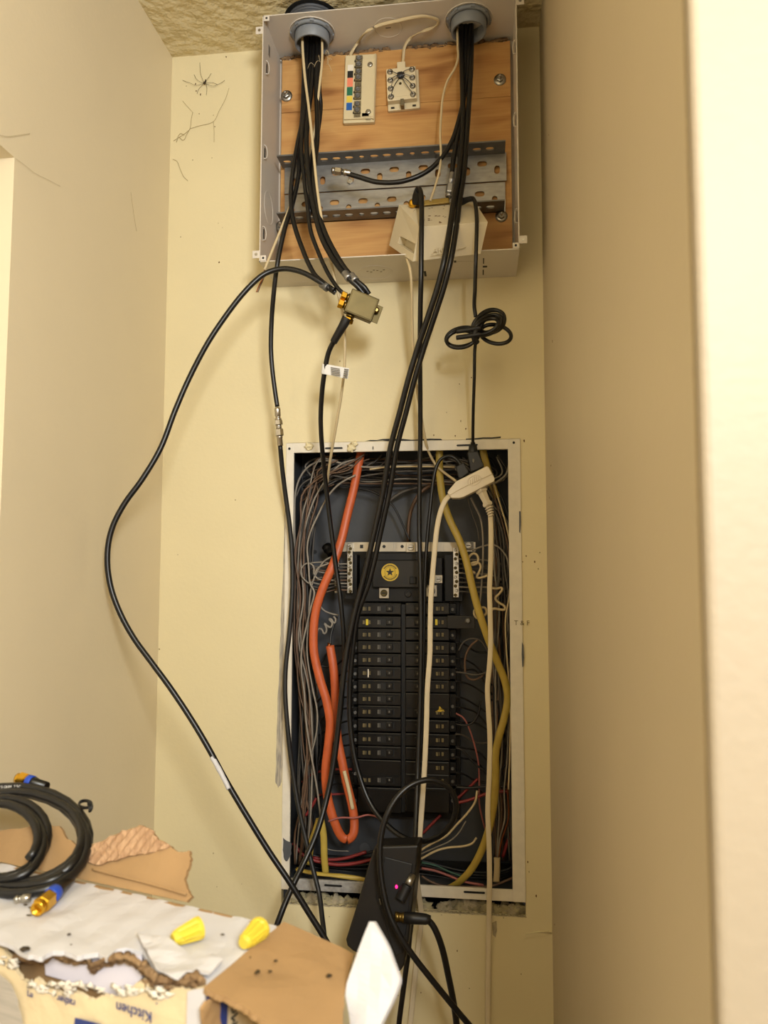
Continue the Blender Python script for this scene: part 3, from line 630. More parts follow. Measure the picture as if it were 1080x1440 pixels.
for u, v in ((14.5, 33), (14, -38)):
    mb = MB(); mb.lathe(c+X*mm(u)+Z*mm(v)+Vector((0, -0.011, 0)), (0, -1, 0), [(0, mm(4)), (0.0012, mm(3.6)), (0.002, mm(2))], 14); mb.build('mounting_screw', 'zinc', tb)
lbox('metal_clip', tb, c, X, Z, 10, -42, 10, 5, 0.008, 0.011, 'zinc'); lbox('metal_clip', tb, c, X, Z, 14, -47.5, 7, 3, 0.008, 0.010, 'zinc')
c, X, Z = plate_axes(567.5, 130, PD, 2.2)
jb = thing('junction_block', c+Vector((0, 0, -0.03)), 'square cream telephone junction block with crossed wires and eight screws', 'junction block')
lbox('base', jb, c, X, Z, 0, 0, 46, 58, 0, 0.006, 'cream_plastic', 0.001); lbox('body', jb, c, X, Z, -1.5, 4, 42, 48, 0.006, 0.016, 'cream_plastic', 0.001)
lbox('centre_well', jb, c, X, Z, -0.5, 5, 24, 40, 0.016, 0.0164, 'cream_plastic'); lbox('notch', jb, c, X, Z, -1.5, -24, 5, 10, 0.0061, 0.0165, 'tan_contact')
for u in (-16, 15): lbox('vent', jb, c, X, Z, u, -25.5, 5, 2.2, 0.006, 0.0075, 'slot_black')
scr = []
for i in range(8):
    u = -17 if i % 2 else 14.5; v = 23-(i//2)*12.5; p = c+X*mm(u)+Z*mm(v)+Vector((0, -0.016, 0)); scr.append(p)
    mb = MB(); mb.lathe(p, (0, -1, 0), [(0, mm(4.2)), (0.001, mm(4.2)), (0.0011, mm(3)), (0.003, mm(2.8)), (0.0031, mm(1.2)), (0.0022, mm(1.1))], 16); mb.build('terminal_screw', 'zinc', jb)
hub = c+X*mm(-2)+Z*mm(15)+Vector((0, -0.019, 0))
for i, p in enumerate(scr):
    mb = MB(); q = p+Vector((0, -0.003, 0)); mid = (hub+q)/2+Vector((0, -0.003, 0))+X*mm(rnd.uniform(-3, 3))
    mb.tube([hub+X*mm((i % 4-1.5)*1.5), mid, q], 0.0006, 5, per=5); mb.build('inner_wire', ('dim_wire', 'dark_wire', 'grey_wire')[i % 3], jb)
mb = MB(); mb.blob(hub, mm(5), 3, 0.3, nu=12, nv=8, sc=(1.2, .5, 1)); mb.build('wire_knot', 'dark_wire', jb)
mb = MB(); mb.lathe(c+Z*mm(4)+X*mm(-3)+Vector((0, -0.0164, 0)), (0, -1, 0), [(0, mm(2)), (0.001, mm(1.6))], 12); mb.build('centre_screw', 'brass_dull', jb)
lbox('cord_boot', jb, c, X, Z, -1, 33, 12, 12, 0.004, 0.013, 'cream_plastic', 0.001)
# flat beige cord from the junction block over to the terminal strip
P = path([(565, 99, 0.025), (567, 82, 0.026), (569, 66, 0.032), (577, 54, 0.036)]) + [UZ(x, y, zt-.004-k*.0012) for x, y, k in ((592, 45, 2), (606, 40, 1), (615, 35, 0), (616, 29, 0), (608, 25, 0), (595, 23, 0), (578, 25, 0), (560, 29, 0), (542, 33, 0), (527, 38, 1), (513, 47, 4))] + path([(503, 60, 0.03), (496, 71, 0.026), (492.5, 78, 0.022)])
mb = MB(); mb.tube(P, 0.002, 8, per=6, flat=(0.0026, 0.0012, (1, -0.3, 0.2))); tag(mb.build('telephone_cord', 'beige_wire'), 'flat beige telephone cord looping from the junction block to the terminal strip', 'cord')
# ================================================================== cables outside the panel
def cable(name, label, pts, r, m_, cat='cable', group=None, d=None, n=9, per=7, flat=None):
    mb = MB(); mb.tube(path(pts, d), r, n, per, flat=flat); return tag(mb.build(name, m_), label, cat, group)
def coax(name, label, pts, r=0.0035, m_='coax', group=None, cat='coax cable'):
    P = path(pts); root = thing(name, min(P, key=lambda v: v.z), label, cat, group)
    mb = MB(); mb.tube(P, r, 10, 7); mb.build('jacket', m_, root); return root, P
def fplug(par, p, d, m_='chrome', L=1.0, name='connector'):
    d = Vector(d).normalized(); p = Vector(p)
    mb = MB(); mb.lathe(p-d*0.011*L, d, [(0, .0041), (.001, .0044), (.006*L, .0044), (.0065*L, .0050), (.009*L, .0050), (.0095*L, .0042), (.0125*L, .0042)], 16); c = mb.build(name, m_, par)
    mb = MB(); mb.lathe(p+d*0.0015*L, d, [(0, .0052), (.0008, .0060), (.008*L, .0060), (.009*L, .0052)], hexa=True); mb.build('hex_nut', m_, c)
    mb = MB(); mb.lathe(p+d*0.0105*L, d, [(0, .0045), (.004*L, .0045), (.004*L, .0034), (.002*L, .0032)], 16); mb.build('thread', m_, c); return c
GS = 'black coax cables from the grey conduit to the brass splitter'
# long loop across the left of the closet
lp, P = coax('coax_cable', 'long black coax looping out over the left wall from the brass splitter', [(472, 412, .135), (462, 405, .137), (446, 394, .14), (425, 383, .14), (402, 378, .14), (382, 381, .142), (365, 390, .145), (340, 415, .15), (312, 452, .158), (290, 486, .165), (266, 532, .175), (246, 578, .182), (226, 630, .19), (200, 674, .198), (174, 710, .204), (157, 745, .208), (151, 782, .21), (155, 822, .21), (168, 860, .21), (188, 897, .21), (212, 930, .21), (240, 968, .21), (268, 1010, .21), (292, 1050, .212), (318, 1098, .214), (347, 1147, .216), (378, 1197, .218), (407, 1240, .22), (432, 1280, .22), (458, 1322, .22), (480, 1365, .22), (500, 1420, .2), (510, 1500, .2)], 0.0038)
mb = MB(); mb.tube(path([(298, 1064, .214), (308, 1082, .2155), (316, 1097, .2165), (322, 1109, .217)]), 0.0032, 8, wob=0.3); o = mb.build('paint_smear', 'white_paper', lp)
# conduit fan
fan = [('left-hand', [(430, 40, .05), (428, 75, .055), (427, 120, .062), (425, 165, .07), (421, 205, .08), (420, 245, .088), (411, 288, .1), (402, 316, .112), (395, 345, .118), (389, 378, .12), (385, 412, .11), (382, 450, .095), (381, 490, .085), (383, 520, .08), (387, 552, .075), (390, 572, .072)])]
cl, P = coax('coax_cable', 'black coax hanging from the grey conduit down to a chrome barrel coupler', fan[0][1])
e = (P[-1]-P[-2]).normalized()
cp_ = thing('barrel_coupler', U(393, 625, .068), 'chrome barrel coupler joining two black coax ends above the panel corner', 'coupler')
a, b = U(390, 573, .072), U(394, 627, .064); dd = b-a; L = dd.length
mb = MB(); mb.lathe(a, dd, [(0, .0040), (L*.05, .0046), (L*.22, .0046), (L*.24, .0038), (L*.27, .0038), (L*.28, .0050), (L*.33, .0052)], 16); mb.build('crimp_sleeve', 'chrome', cp_)
mb = MB(); mb.lathe(a+dd*.33, dd, [(0, .0058), (L*.11, .0064), (L*.12, .0058)], hexa=True); mb.build('hex_nut', 'chrome', cp_)
mb = MB(); mb.lathe(a+dd*.45, dd, [(0, .0042), (L*.03, .0048), (L*.05, .0042), (L*.08, .0048), (L*.10, .0042)], 14); mb.build('thread', 'chrome', cp_)
mb = MB(); mb.lathe(a+dd*.55, dd, [(0, .0056), (L*.02, .0064), (L*.17, .0064), (L*.19, .0058)], hexa=True); mb.build('hex_nut', 'chrome', cp_)
mb = MB(); mb.lathe(a+dd*.74, dd, [(0, .0050), (L*.04, .0052), (L*.06, .0044), (L*.24, .0046), (L*.26, .004)], 16); mb.build('crimp_sleeve', 'chrome', cp_)
coax('coax_cable', 'black coax running from the barrel coupler down the panel lip', [(394, 627, .064), (397, 660, .05), (402, 700, .035), (408, 745, .025), (411, 790, .022), (411, 835, .022), (407, 890, .024), (402, 935, .026), (401, 975, .028), (405, 1030, .03), (411, 1080, .03), (419, 1130, .034), (430, 1180, .04), (441, 1225, .05), (449, 1258, .06), (453, 1290, .08), (456, 1318, .1), (458, 1380, .11), (455, 1500, .11)], 0.0036, 'coax_matte')
coax('coax_cable', 'black coax from the grey conduit, lowest on the brass splitter', [(433, 38, .048), (432, 75, .055), (430, 120, .06), (426, 165, .072), (418, 205, .085), (412, 240, .095), (409, 275, .1), (412, 308, .108), (423, 344, .118), (441, 384, .13), (458, 400, .135), (470, 408, .14)], 0.0034, group=GS)
coax('coax_cable', 'thin black coax from the grey conduit, second on the brass splitter', [(438, 38, .046), (437, 75, .052), (434, 120, .06), (428, 165, .075), (424, 205, .09), (428, 255, .1), (433, 295, .108), (437, 325, .114), (447, 353, .12), (460, 382, .13), (474, 404, .138), (482, 412, .14)], 0.003, group=GS)
ca, P1 = coax('coax_cable', 'thick black coax with bright crimp, topmost on the brass splitter', [(442, 38, .046), (441, 75, .052), (438, 120, .06), (433, 165, .075), (431, 205, .09), (436, 262, .102), (444, 305, .112), (453, 335, .12), (466, 360, .128), (480, 380, .136), (492, 393, .140), (503, 403, .138), (512, 414, .134)], 0.0040, group=GS)
coax('coax_cable', 'black coax from the grey conduit, alongside the thick coax to the splitter', [(447, 40, .05), (446, 80, .055), (445, 120, .06), (446, 165, .07), (446, 200, .08), (441, 250, .1), (447, 295, .108), (456, 325, .118), (468, 350, .126), (484, 376, .134), (499, 393, .137), (512, 404, .135), (519, 414, .131)], 0.0038, group=GS)
coax('coax_cable', 'short black coax hidden among the cables below the grey conduit', [(450, 42, .05), (450, 90, .052), (449, 125, .05), (451, 150, .045), (447, 185, .05), (440, 215, .06), (437, 250, .08), (436, 300, .1)], 0.0034)
for i, (x, y, d_, x2, y2) in enumerate(((487, 387, .139, 492, 393), (497, 391, .139, 503, 399), (456, 402, .137, 464, 407))):
    a, b = U(x, y, d_), U(x2, y2, d_+.002); mb = MB(); dd = b-a; mb.lathe(a-dd*.6, dd, [(0, .0046), (.001, .0052), (.008, .0052), (.009, .0058), (.013, .0058)], 14); mb.build('crimp_sleeve', 'galv' if i < 2 else 'galv_dull_shade', ca if i < 2 else lp)
# brass splitter
sc = U(509, 429, .15); e1 = Vector((.90, .28, -.33)).normalized(); n_ = Vector((.28, -.93, -.16)); n_ = (n_-e1*n_.dot(e1)).normalized(); e2 = e1.cross(n_)
if e2.z < 0: e2 = -e2
spl = thing('coax_splitter', sc-Vector((0, 0, .03)), 'brass box-shaped coax splitter hanging tilted below the enclosure', 'splitter')
W_, H_, D_ = .040, .033, .018
mb = MB(); mb.box(sc-n_*D_*.5, (W_, H_, D_), (e1, e2, n_)); mb.build('body', 'brass_dull', spl, bev=0.0012)
mb = MB(); mb.box(sc+n_*.0003, (W_*.9, H_*.88, .0008), (e1, e2, n_)); mb.build('face_plate', 'brass_dull', spl, bev=0.0004)
mb = MB(); mb.box(sc-n_*D_+e1*W_*.1, (W_*1.25, H_*.75, .0015), (e1, e2, n_)); mb.build('mounting_flange', 'brass_dull', spl, bev=0.0004)
for u, v in ((-.62, .15), (-.62, -.28), (-.3, -.66)):
    o_ = sc-n_*D_*.5+e1*W_*u*.8+e2*H_*v*.8; dv = (-e1 if abs(u) > abs(v) else -e2)
    mb = MB(); mb.lathe(o_, dv, [(0, .0062), (.002, .0062), (.0022, .0048), (.010, .0048)], 16); pt = mb.build('port', 'brass', spl)
    mb = MB(); mb.lathe(o_+dv*.004, dv, [(0, .0064), (.006, .0068), (.007, .006)], hexa=True); mb.build('hex_nut', 'gold', pt)
for u, v in ((.53, .1), (-.4, .3)):
    mb = MB(); mb.lathe(sc-n_*D_*.7+e1*W_*u+e2*H_*v, n_, [(0, .004), (.004, .004), (.005, .002)], 12); mb.build('rivet', 'brass', spl)
# cable out of the splitter's lower port, with boot and tag
P = [(487, 449, .147), (484, 455, .145), (478, 466, .142), (470, 479, .135), (462, 496, .125), (457, 520, .115), (453, 550, .1), (451, 590, .08), (453, 630, .06), (457, 670, .035), (462, 715, .02), (467, 755, .012), (473, 800, .006), (479, 845, .004), (483, 890, .0), (484, 930, -.004), (482, 965, -.01), (478, 1010, -.012), (470, 1060, -.012)]
dc, PP = coax('coax_cable', 'black booted coax with a white paper tag hanging from the splitter', P, 0.0036)
mb = MB(); mb.tube([U(488, 447, .147), U(483, 457, .145), U(476, 469, .14), U(469, 481, .134)], lambda t_: .0068-.0018*t_, 12); mb.build('boot', 'boot', dc)
tb0 = U(456.5, 518, .1155)
mb = MB(); mb.tube([U(457, 512, .117), U(455.5, 526, .113)], .0043, 12); tg = mb.build('paper_tag', 'label_white', dc)
mb = MB(); mb.prism([U(458, 512, .121), U(491, 518, .118), U(489, 533, .116), U(456, 526, .119)], (0, .0004, 0)); mb.build('tag_flag', 'label_white', tg)
mb = MB()
for k in range(5): mb.prism([U(465+k*.2, 516.3+k*2.4, .1212), U(478+k*.2, 518.5+k*2.4, .1203), U(478+k*.2, 519.6+k*2.4, .1203), U(465+k*.2, 517.4+k*2.4, .1212)], (0, -.0002, 0))
for k in range(5): mb.prism([U(484.2-k*.4, 518.4+k*2.8, .1196), U(490.2-k*.4, 519.4+k*2.8, .1194), U(490-k*.4, 521+k*2.8, .1194), U(484-k*.4, 520.4+k*2.8, .1196)], (0, -.0002, 0))
mb.build('tag_print', 'print_grey', tg)
# beige wires from the left conduit
cable('beige_wire', 'beige wire from the grey conduit crossing the plywood into the panel top', [(425, 52, .064), (426, 75, .066), (429, 110, .072), (434, 150, .08), (438, 185, .09), (441, 215, .1), (446, 265, .108), (451, 300, .112), (456, 330, .114), (461, 350, .112), (468, 380, .112), (477, 420, .105), (483, 450, .1), (485, 480, .095), (484, 520, .085), (480, 555, .07), (475, 585, .055), (469, 620, .035), (464, 650, .012), (460, 680, -.02)], .0021, 'beige_wire', 'wire')
cable('beige_wire', 'short beige wire with bare copper ends dangling at the enclosure corner', [(453, 55, .06), (453, 85, .062), (450, 115, .064), (446, 150, .066), (443, 180, .07), (435, 215, .07), (424, 250, .075), (410, 285, .085), (398, 315, .1), (388, 340, .108), (379, 362, .112), (372, 380, .115)], .0019, 'beige_wire', 'wire')
for k, c_ in enumerate(('copper', 'tan_wire')):
    cable('copper_strand', ('bare copper' if k == 0 else 'brown insulated')+' conductor end below the enclosure corner', [(372+k, 380, .115), (369+k*1.5, 392, .116), (364+k*2, 402, .116), (360.5+k*2, 411, .115)], .0009, c_, 'wire', n=6)
# ---------- right conduit
coax('coax_cable', 'black coax with loose chrome end hanging over the slotted angles', [(661, 30, .045), (660, 60, .05), (658, 100, .055), (652, 140, .062), (645, 170, .068), (637, 195, .072), (624, 218, .075), (606, 237, .078), (585, 249, .08), (560, 256, .08), (530, 256, .08), (505, 249, .08), (487, 243.5, .08)], .0036)
o = [x for x in S.objects if x.type == 'EMPTY'][-1]; fplug(o, U(482, 242, .08), U(463, 239.5, .08)-U(483, 242.5, .08), L=1.15)
o, P = coax('coax_cable', 'short black coax with chrome plug running into the cream power box', [(655, 30, .045), (655, 70, .05), (654, 110, .055), (651, 150, .062), (646, 180, .068), (641, 205, .074), (637, 230, .08), (635, 250, .084)], .0036)
fplug(o, U(634, 258, .085), U(630, 283, .088)-U(635, 250, .084), 'galv', 1.5)
RP = [(650, 30), (650, 60), (651, 100), (652, 150), (651, 195), (646, 245), (639, 285), (633, 325), (626, 365), (616, 405), (602, 448), (588, 490), (576, 530), (563, 580), (550, 630), (540, 690), (527, 750), (512, 815), (499, 865), (489, 915), (483, 960), (477, 1020), (470, 1075), (460, 1125), (447, 1170), (431, 1208), (414, 1243), (397, 1283), (382, 1330), (372, 1400), (368, 1500)]
RD = [.045, .05, .058, .066, .075, .095, .115, .138, .15, .14, .125, .11, .1, .085, .07, .055, .045, .038, .035, .034, .034, .035, .04, .05, .065, .08, .1, .12, .13, .13, .13]
coax('coax_cable', 'heavy black coax sweeping from the conduit across the panel to the carton corner', [(x-1, y, d_) for (x, y), d_ in zip(RP, RD)], .0041)
RB = [(x+7, y, d_-.002) for (x, y), d_ in zip(RP[:19], RD[:19])]
RB = [(663, 30, .045), (663, 60, .05), (662, 100, .06), (659, 150, .066), (656, 195, .075), (652, 245, .093), (646, 285, .112)] + [(x+8, y, d_-.003) for (x, y), d_ in zip(RP[7:18], RD[7:18])]
RB += [(503, 865, .03), (496, 915, .026), (492, 960, .024), (492, 1010, .024), (497, 1055, .026), (507, 1095, .03), (521, 1130, .038), (542, 1158, .05), (568, 1178, .065), (594, 1184, .08), (620, 1174, .095), (637, 1153, .105), (641, 1128, .11), (630, 1107, .115), (608, 1097, .122), (584, 1101, .13), (563, 1116, .138), (547, 1140, .145), (537, 1170, .15), (534, 1203, .155), (537, 1240, .16), (545, 1278, .165), (558, 1308, .168), (578, 1340, .168), (605, 1375, .165), (640, 1418, .16), (675, 1460, .155), (720, 1520, .15)]
coax('coax_cable', 'black coax ending in a round loop in front of the panel bottom', RB, .0039)
cable('beige_wire', 'thin beige ground wire from the conduit to the brass bar', [(643, 40, .055), (643.5, 65, .06), (644, 82, .065), (639, 97, .07), (629, 114, .07), (623, 135, .07), (620.5, 160, .07), (619, 190, .072), (620, 215, .076), (618, 240, .08), (612, 262, .085), (605, 283, .09)], .0017, 'beige_wire', 'wire')
# cream power box with brass bar
V = {k: U(*v) for k, v in dict(FTL=(590, 319, .135), FTR=(686, 312, .13), FBR=(676, 357, .112), FBL=(580, 368, .116), BTL=(561, 288, .078), BTR=(668, 284, .074), BBR=(664, 335, .06), BBL=(547, 345, .062)).items()}
pb = thing('power_box', U(600, 368, .1), 'cream plastic power inserter box hanging tilted over the enclosure lip', 'power box')
lf = [V['BTL'], V['FTL'], V['FBL'], V['BBL']]
def bil(q, u, v): return q[0]*(1-u)*(1-v)+q[1]*u*(1-v)+q[2]*u*v+q[3]*(1-u)*v
inn = [bil(lf, .34, .62), bil(lf, .97, .50), bil(lf, .99, .78), bil(lf, .30, .82)]
nl = (lf[1]-lf[0]).cross(lf[3]-lf[0]).normalized(); ctr = sum(V.values(), Vector())/8
if nl.dot(ctr-lf[0]) < 0: nl = -nl
pk = [p+nl*.012 for p in inn]
mb = MB(); vs = lf+inn+pk+[V['FTR'], V['FBR'], V['BTR'], V['BBR']]
mb.add(vs, [(0, 1, 5, 4), (1, 2, 6, 5), (2, 3, 7, 6), (3, 0, 4, 7), (4, 5, 9, 8), (5, 6, 10, 9), (6, 7, 11, 10), (7, 4, 8, 11), (8, 9, 10, 11), (1, 12, 13, 2), (0, 14, 12, 1), (12, 14, 15, 13), (2, 13, 15, 3), (0, 3, 15, 14)])
hs_ = mb.build('housing', 'amp_plastic', pb, bev=0.003, seg=3)
fx = (V['FTR']-V['FTL']).normalized(); fz = (V['FTL']-V['FBL']); fn = fx.cross(fz).normalized(); fn = fn if fn.y < 0 else -fn
text_mb('AIO', U(608, 356, .1225)+fn*.0006, fx, fz, .012, .0006).build('embossed_mark', 'amp_plastic', hs_)
mb = MB(); mb.tube([U(606, 358.5, .122)+fn*.0008, U(625, 355, .122)+fn*.0008, U(655, 347, .121)+fn*.0008], .0006, 6); mb.build('embossed_swoosh', 'amp_plastic', hs_)
mb = MB()
for k in range(26):
    q = [V['BTL'], V['BTR'], V['FTR'], V['FTL']]; u, v = rnd.gauss(.33, .14), rnd.gauss(.55, .25)
    if 0.05 < u < .95 and .05 < v < .95: mb.blob(bil(q, u, v), rnd.uniform(.0006, .002), seed=k, amp=.8, nu=8, nv=5, sc=(1.3, 1, .25))
mb.build('rust_stain', 'rust_dirt', hs_)['kind'] = 'stuff'
bb = thing('brass_bar', U(600, 290, .085), 'brass grounding bar with round screw on top of the cream box', 'ground bar')
a, b = U(580, 289, .088), U(632, 283, .082); dx = (b-a).normalized()
mb = MB(); mb.box((a+b)/2, ((b-a).length, .009, .008), (dx, Vector((0, 1, 0)), Vector((-dx.z, 0, dx.x)))); mb.build('bar', 'brass', bb, bev=0.0008)
mb = MB(); mb.lathe(U(581, 287, .089), (-.1, -1, -.1), [(0, .0065), (.004, .0065), (.0065, .0048), (.008, .002)], 16); mb.build('screw', 'gold', bb)
# right angle plug coax from the brass bar straight down over the panel
o, P = coax('coax_cable', 'black right-angle plug coax dropping straight down to the black adapter', [(586, 283, .098), (585, 272, .102), (588, 265, .11), (591.5, 270, .118), (593, 285, .125), (593, 310, .14), (592.5, 350, .145), (592, 395, .14), (591, 440, .12), (590.5, 500, .09), (591, 560, .065), (591, 620, .045), (590, 680, .035), (589.5, 740, .03), (591, 800, .03), (592, 860, .03), (592, 920, .032), (591, 980, .034), (589, 1040, .04), (587, 1100, .05), (585, 1150, .07), (583, 1195, .095), (579, 1230, .12), (576, 1240, .13)], .0035)
mb = MB(); mb.tube(path([(585, 286, .094), (586, 276, .102), (589, 268, .112)]), .0062, 12); mb.build('plug_boot', 'boot', o)
mb = MB(); a = U(580, 1230, .124); b = U(573, 1246, .134); mb.lathe(a, b-a, [(0, .0048), ((b-a).length, .0048)], 14); mb.build('crimp_sleeve', 'zinc', o)
mb = MB(); a = b; b = U(562, 1268, .142); dd = b-a
mb.lathe(a, dd, [(q*dd.length/9+s_*.0008, .0075-.0008*(s_ % 2)) for q in range(9) for s_ in (0, 1)], 14); mb.build('ribbed_grip', 'boot', o)
# thin power lead with bundled slack
tl = [(652, 284, .095), (660, 279, .1), (666, 280, .106), (669, 290, .115), (670.5, 310, .13), (670, 340, .14), (669, 370, .14), (668, 405, .125), (667, 430, .11), (669, 446, .105)]
o, P = coax('power_lead', 'thin black power lead with its slack tied in a bundle above the panel', tl, .0028, cat='cord')
mb = MB(); mb.tube(path([(669, 476, .1), (667.5, 495, .095), (667, 530, .08), (665.5, 575, .055), (665, 610, .03), (665, 628, .015)]), .0024, 9); mb.build('lower_run', 'coax', o)
for k, (cx_, cy_, a_, b_, rot, dd_) in enumerate(((687, 454, 24, 15, -30, .108), (686, 457, 21, 12, -28, .113), (690, 452, 20, 16, -20, .104), (684, 459, 18, 9, -25, .118), (689, 456, 15, 9, -35, .111), (650, 474, 23, 13, -12, .106), (648, 477, 20, 12, -8, .11), (697, 470, 22, 13, 12, .103))):
    mb = MB(); ca_, sa_ = math.cos(math.radians(rot)), math.sin(math.radians(rot))
    mb.tube([U(cx_+a_*math.cos(q)*ca_-b_*math.sin(q)*sa_, cy_+a_*math.cos(q)*sa_+b_*math.sin(q)*ca_, dd_+.004*math.sin(q*2)) for q in [j*math.tau/18 for j in range(18)]], .0028, 8, per=2, closed=True); mb.build('slack_loop', 'coax', o)
mb = MB(); mb.tube(path([(672, 462, .118), (668, 468, .122), (667, 476, .118), (671, 482, .112)]), .004, 8); mb.build('tie', 'boot', o)
for y in (465, 474):
    mb = MB(); mb.tube(path([(642, y+1, .118), (660, y-1.5, .122), (676, y-4, .122)]), .0034, 8); mb.build('bundled_strand', 'boot', o)
mb = MB(); mb.tube(path([(666, 279, .105), (657, 281, .098), (648, 284, .092)]), lambda t_: .0028+.0026*t_, 10); mb.build('barrel_plug', 'boot', o)
mb = MB(); mb.lathe(U(665, 622, .018), (0, .1, -1), [(0, .0034), (.004, .0036), (.005, .006), (.014, .0068), (.03, .0075), (.038, .006)], 12); mb.build('strain_relief', 'boot', o)
# beige flat cord under the power box down into the panel
cable('telephone_cord', 'thin beige cord dropping from the cream box into the panel behind the coax', [(572, 364, .1), (577, 380, .108), (579, 410, .1), (579.5, 445, .085), (580.5, 480, .07), (583, 520, .055), (588, 560, .04), (594, 595, .02), (599, 622, .008), (604, 638, -.004), (614, 655, -.008), (628, 667, -.004), (642, 677, .002)], .002, 'beige_wire', 'cord')
# white three-way tap with its cords
tp = thing('extension_tap', U(660, 700, .03), 'white three-way extension cord outlet hanging in the panel top', 'power outlet')
TD = .036; fr_ = [(629, 693), (631, 689), (641, 677), (684, 655.5), (687, 656), (696, 673), (695, 677), (652, 699), (646, 700.5), (635, 700.5)]
mb = MB(); mb.prism([U(x, y, TD) for x, y in fr_], (0, .022, 0)); bd = mb.build('body', 'tap_white', tp, bev=0.0015, seg=3)
mb = MB(); mb.tube([U(633, 696, TD+.0003), U(655, 684, TD+.0003), U(694, 666, TD+.0003)], .0004, 5); mb.build('seam', 'beige_wire', bd)
gc = U(667, 675.5, TD+.0002); g1 = Vector((.88, 0, .42)).normalized(); g2 = Vector((-g1.z, 0, g1.x))
mb = MB(); mb.tube([gc+g1*(.0105*math.cos(q/20*math.tau))+g2*(.0066*math.sin(q/20*math.tau)) for q in range(20)], .0005, 6, closed=True, raw=True); mb.build('grip_oval', 'tap_white', bd)
for k in range(5):
    mb = MB(); p = gc+g1*(k-2)*.0034; h_ = .0048-.0006*abs(k-2); mb.tube([p-Vector((0, 0, h_)), p+Vector((0, 0, h_))], .0006, 6); mb.build('grip_rib', 'tap_white', bd)
WC = [(632, 697, .03), (626, 704, .034), (620, 718, .036), (615, 740, .036), (612, 765, .036), (609, 800, .036), (606, 840, .036), (605, 880, .037), (604.5, 920, .038), (601, 970, .04), (600, 1010, .041), (598, 1060, .043), (596, 1095, .045), (593, 1140, .05), (589, 1190, .055), (586, 1225, .05), (588, 1250, .035), (592, 1280, .015), (592, 1300, .008), (589, 1325, .006), (584, 1370, .006), (577, 1440, .006), (570, 1510, .006)]
mb = MB(); mb.tube(path(WC), .003, 12, flat=(.0038, .002, (1, 0.1, 0), 1)); mb.build('cord', 'white_cord', tp)
wp = thing('white_plug_cord', U(688, 1440, .01), 'white flat cord with ribbed plug hanging from the tap past the panel lip', 'cord')
a, b = U(676, 688, .026), U(687, 712, .028); dd = b-a; L = dd.length
mb = MB(); mb.lathe(a, dd, [(0, .0085), (L*.15, .0088), (L*.2, .0068), (L*.75, .0058), (L*.8, .0075), (L*.95, .0075), (L, .005)], 4, ref=(1, 0, 1), sm=False); mb.build('plug', 'tap_white', wp, bev=.0008)
for k in range(4): mb = MB(); p = U(687.5+k*.8, 713.5+k*3.6, .028); mb.lathe(p, dd, [(0, .0064-.0006*k), (.0018, .0064-.0006*k)], 14); mb.build('strain_ring', 'tap_white', wp)
mb = MB(); mb.tube(path([(686, 708, .028), (689.5, 724, .028), (690.5, 750, .028), (690, 790, .026), (688.5, 830, .026), (689.5, 870, .026), (690, 905, .026), (688, 940, .026), (685.5, 968, .026), (687, 1000, .026), (689, 1040, .026), (688, 1090, .026), (686, 1140, .026), (687.5, 1180, .026), (688.5, 1230, .024), (688, 1262, .018), (687.5, 1300, .01), (686.5, 1350, .008), (686, 1440, .006), (686, 1500, .006)]), .003, 12, flat=(.0037, .002, (1, 0, 0), 1)); mb.build('cord', 'white_cord', wp)
# two black plugs in the tap
def blackplug(pts, lbl, cord=None):
    q = thing('black_plug', U(pts[0][0], pts[0][1]+14, .02), lbl, 'plug'); mb = MB(); mb.prism([U(x, y, .03) for x, y in pts], (0, .02, 0)); mb.build('plug_body', 'boot', q, bev=.0015)
    if cord: mb = MB(); mb.tube(path(cord), .0027, 9); mb.build('cord', 'coax', q)
    return q
blackplug([(641, 656), (652, 650), (660, 664), (650, 672), (645, 673)], 'black plug pushed into the tap next to the yellow cable', [(648, 654, .02), (643, 647, .018), (635, 642, .018), (626, 642.5, .02), (618, 648, .022), (612, 662, .024), (608, 685, .024), (605, 715, .024), (601, 755, .024), (598, 800, .024), (596.5, 860, .024), (595.5, 930, .024), (594, 1000, .026), (592, 1060, .03)])
q = blackplug([(657, 636), (672, 634), (681, 655), (673, 660), (662, 664)], 'black plug with moulded grip under the panel top lip')
mb = MB(); mb.blob(U(666, 648, .031), .003, 1, .2, sc=(.7, .4, 1)); mb.build('wear_mark', 'print_grey', q)
# black adapter with pink light
ad = thing('black_adapter', U(530, 1360, .13), 'dusty black plastic network adapter with a pink light at the panel bottom', 'adapter')
AD = .142
pts = [(527, 1190), (519, 1213), (503, 1268), (486, 1322), (488, 1331), (496, 1338), (530, 1352), (562, 1368), (568, 1358), (574, 1325), (580, 1270), (585, 1225), (588, 1188)]
mb = MB(); mb.prism([U(x, y, AD-(1368-y)*.00012) for x, y in pts], (.004, .034, 0)); hs_ = mb.build('housing', 'black_plastic', ad, bev=.003, seg=3)
mb = MB(); mb.prism([U(x, y, AD-(1368-y)*.00012+.0012) for x, y in ((541, 1205), (528, 1262), (540, 1295), (556, 1345), (566, 1340), (574, 1290), (580, 1215))], (0, .003, 0)); mb.build('port_panel', 'boot', hs_, bev=.001)
mb = MB(); mb.blob(U(557.5, 1247, AD-.012), .0021, 1, 0, nu=12, nv=8, sc=(.8, .4, 1.2)); mb.build('status_light', 'led', ad)
for x, y in ((534.5, 1268), (545, 1264)): mb = MB(); mb.tube(path([(x-1, y-4, AD-.009), (x+1, y+4, AD-.009)]), .0008, 6); mb.build('port_glint', 'zinc', ad)
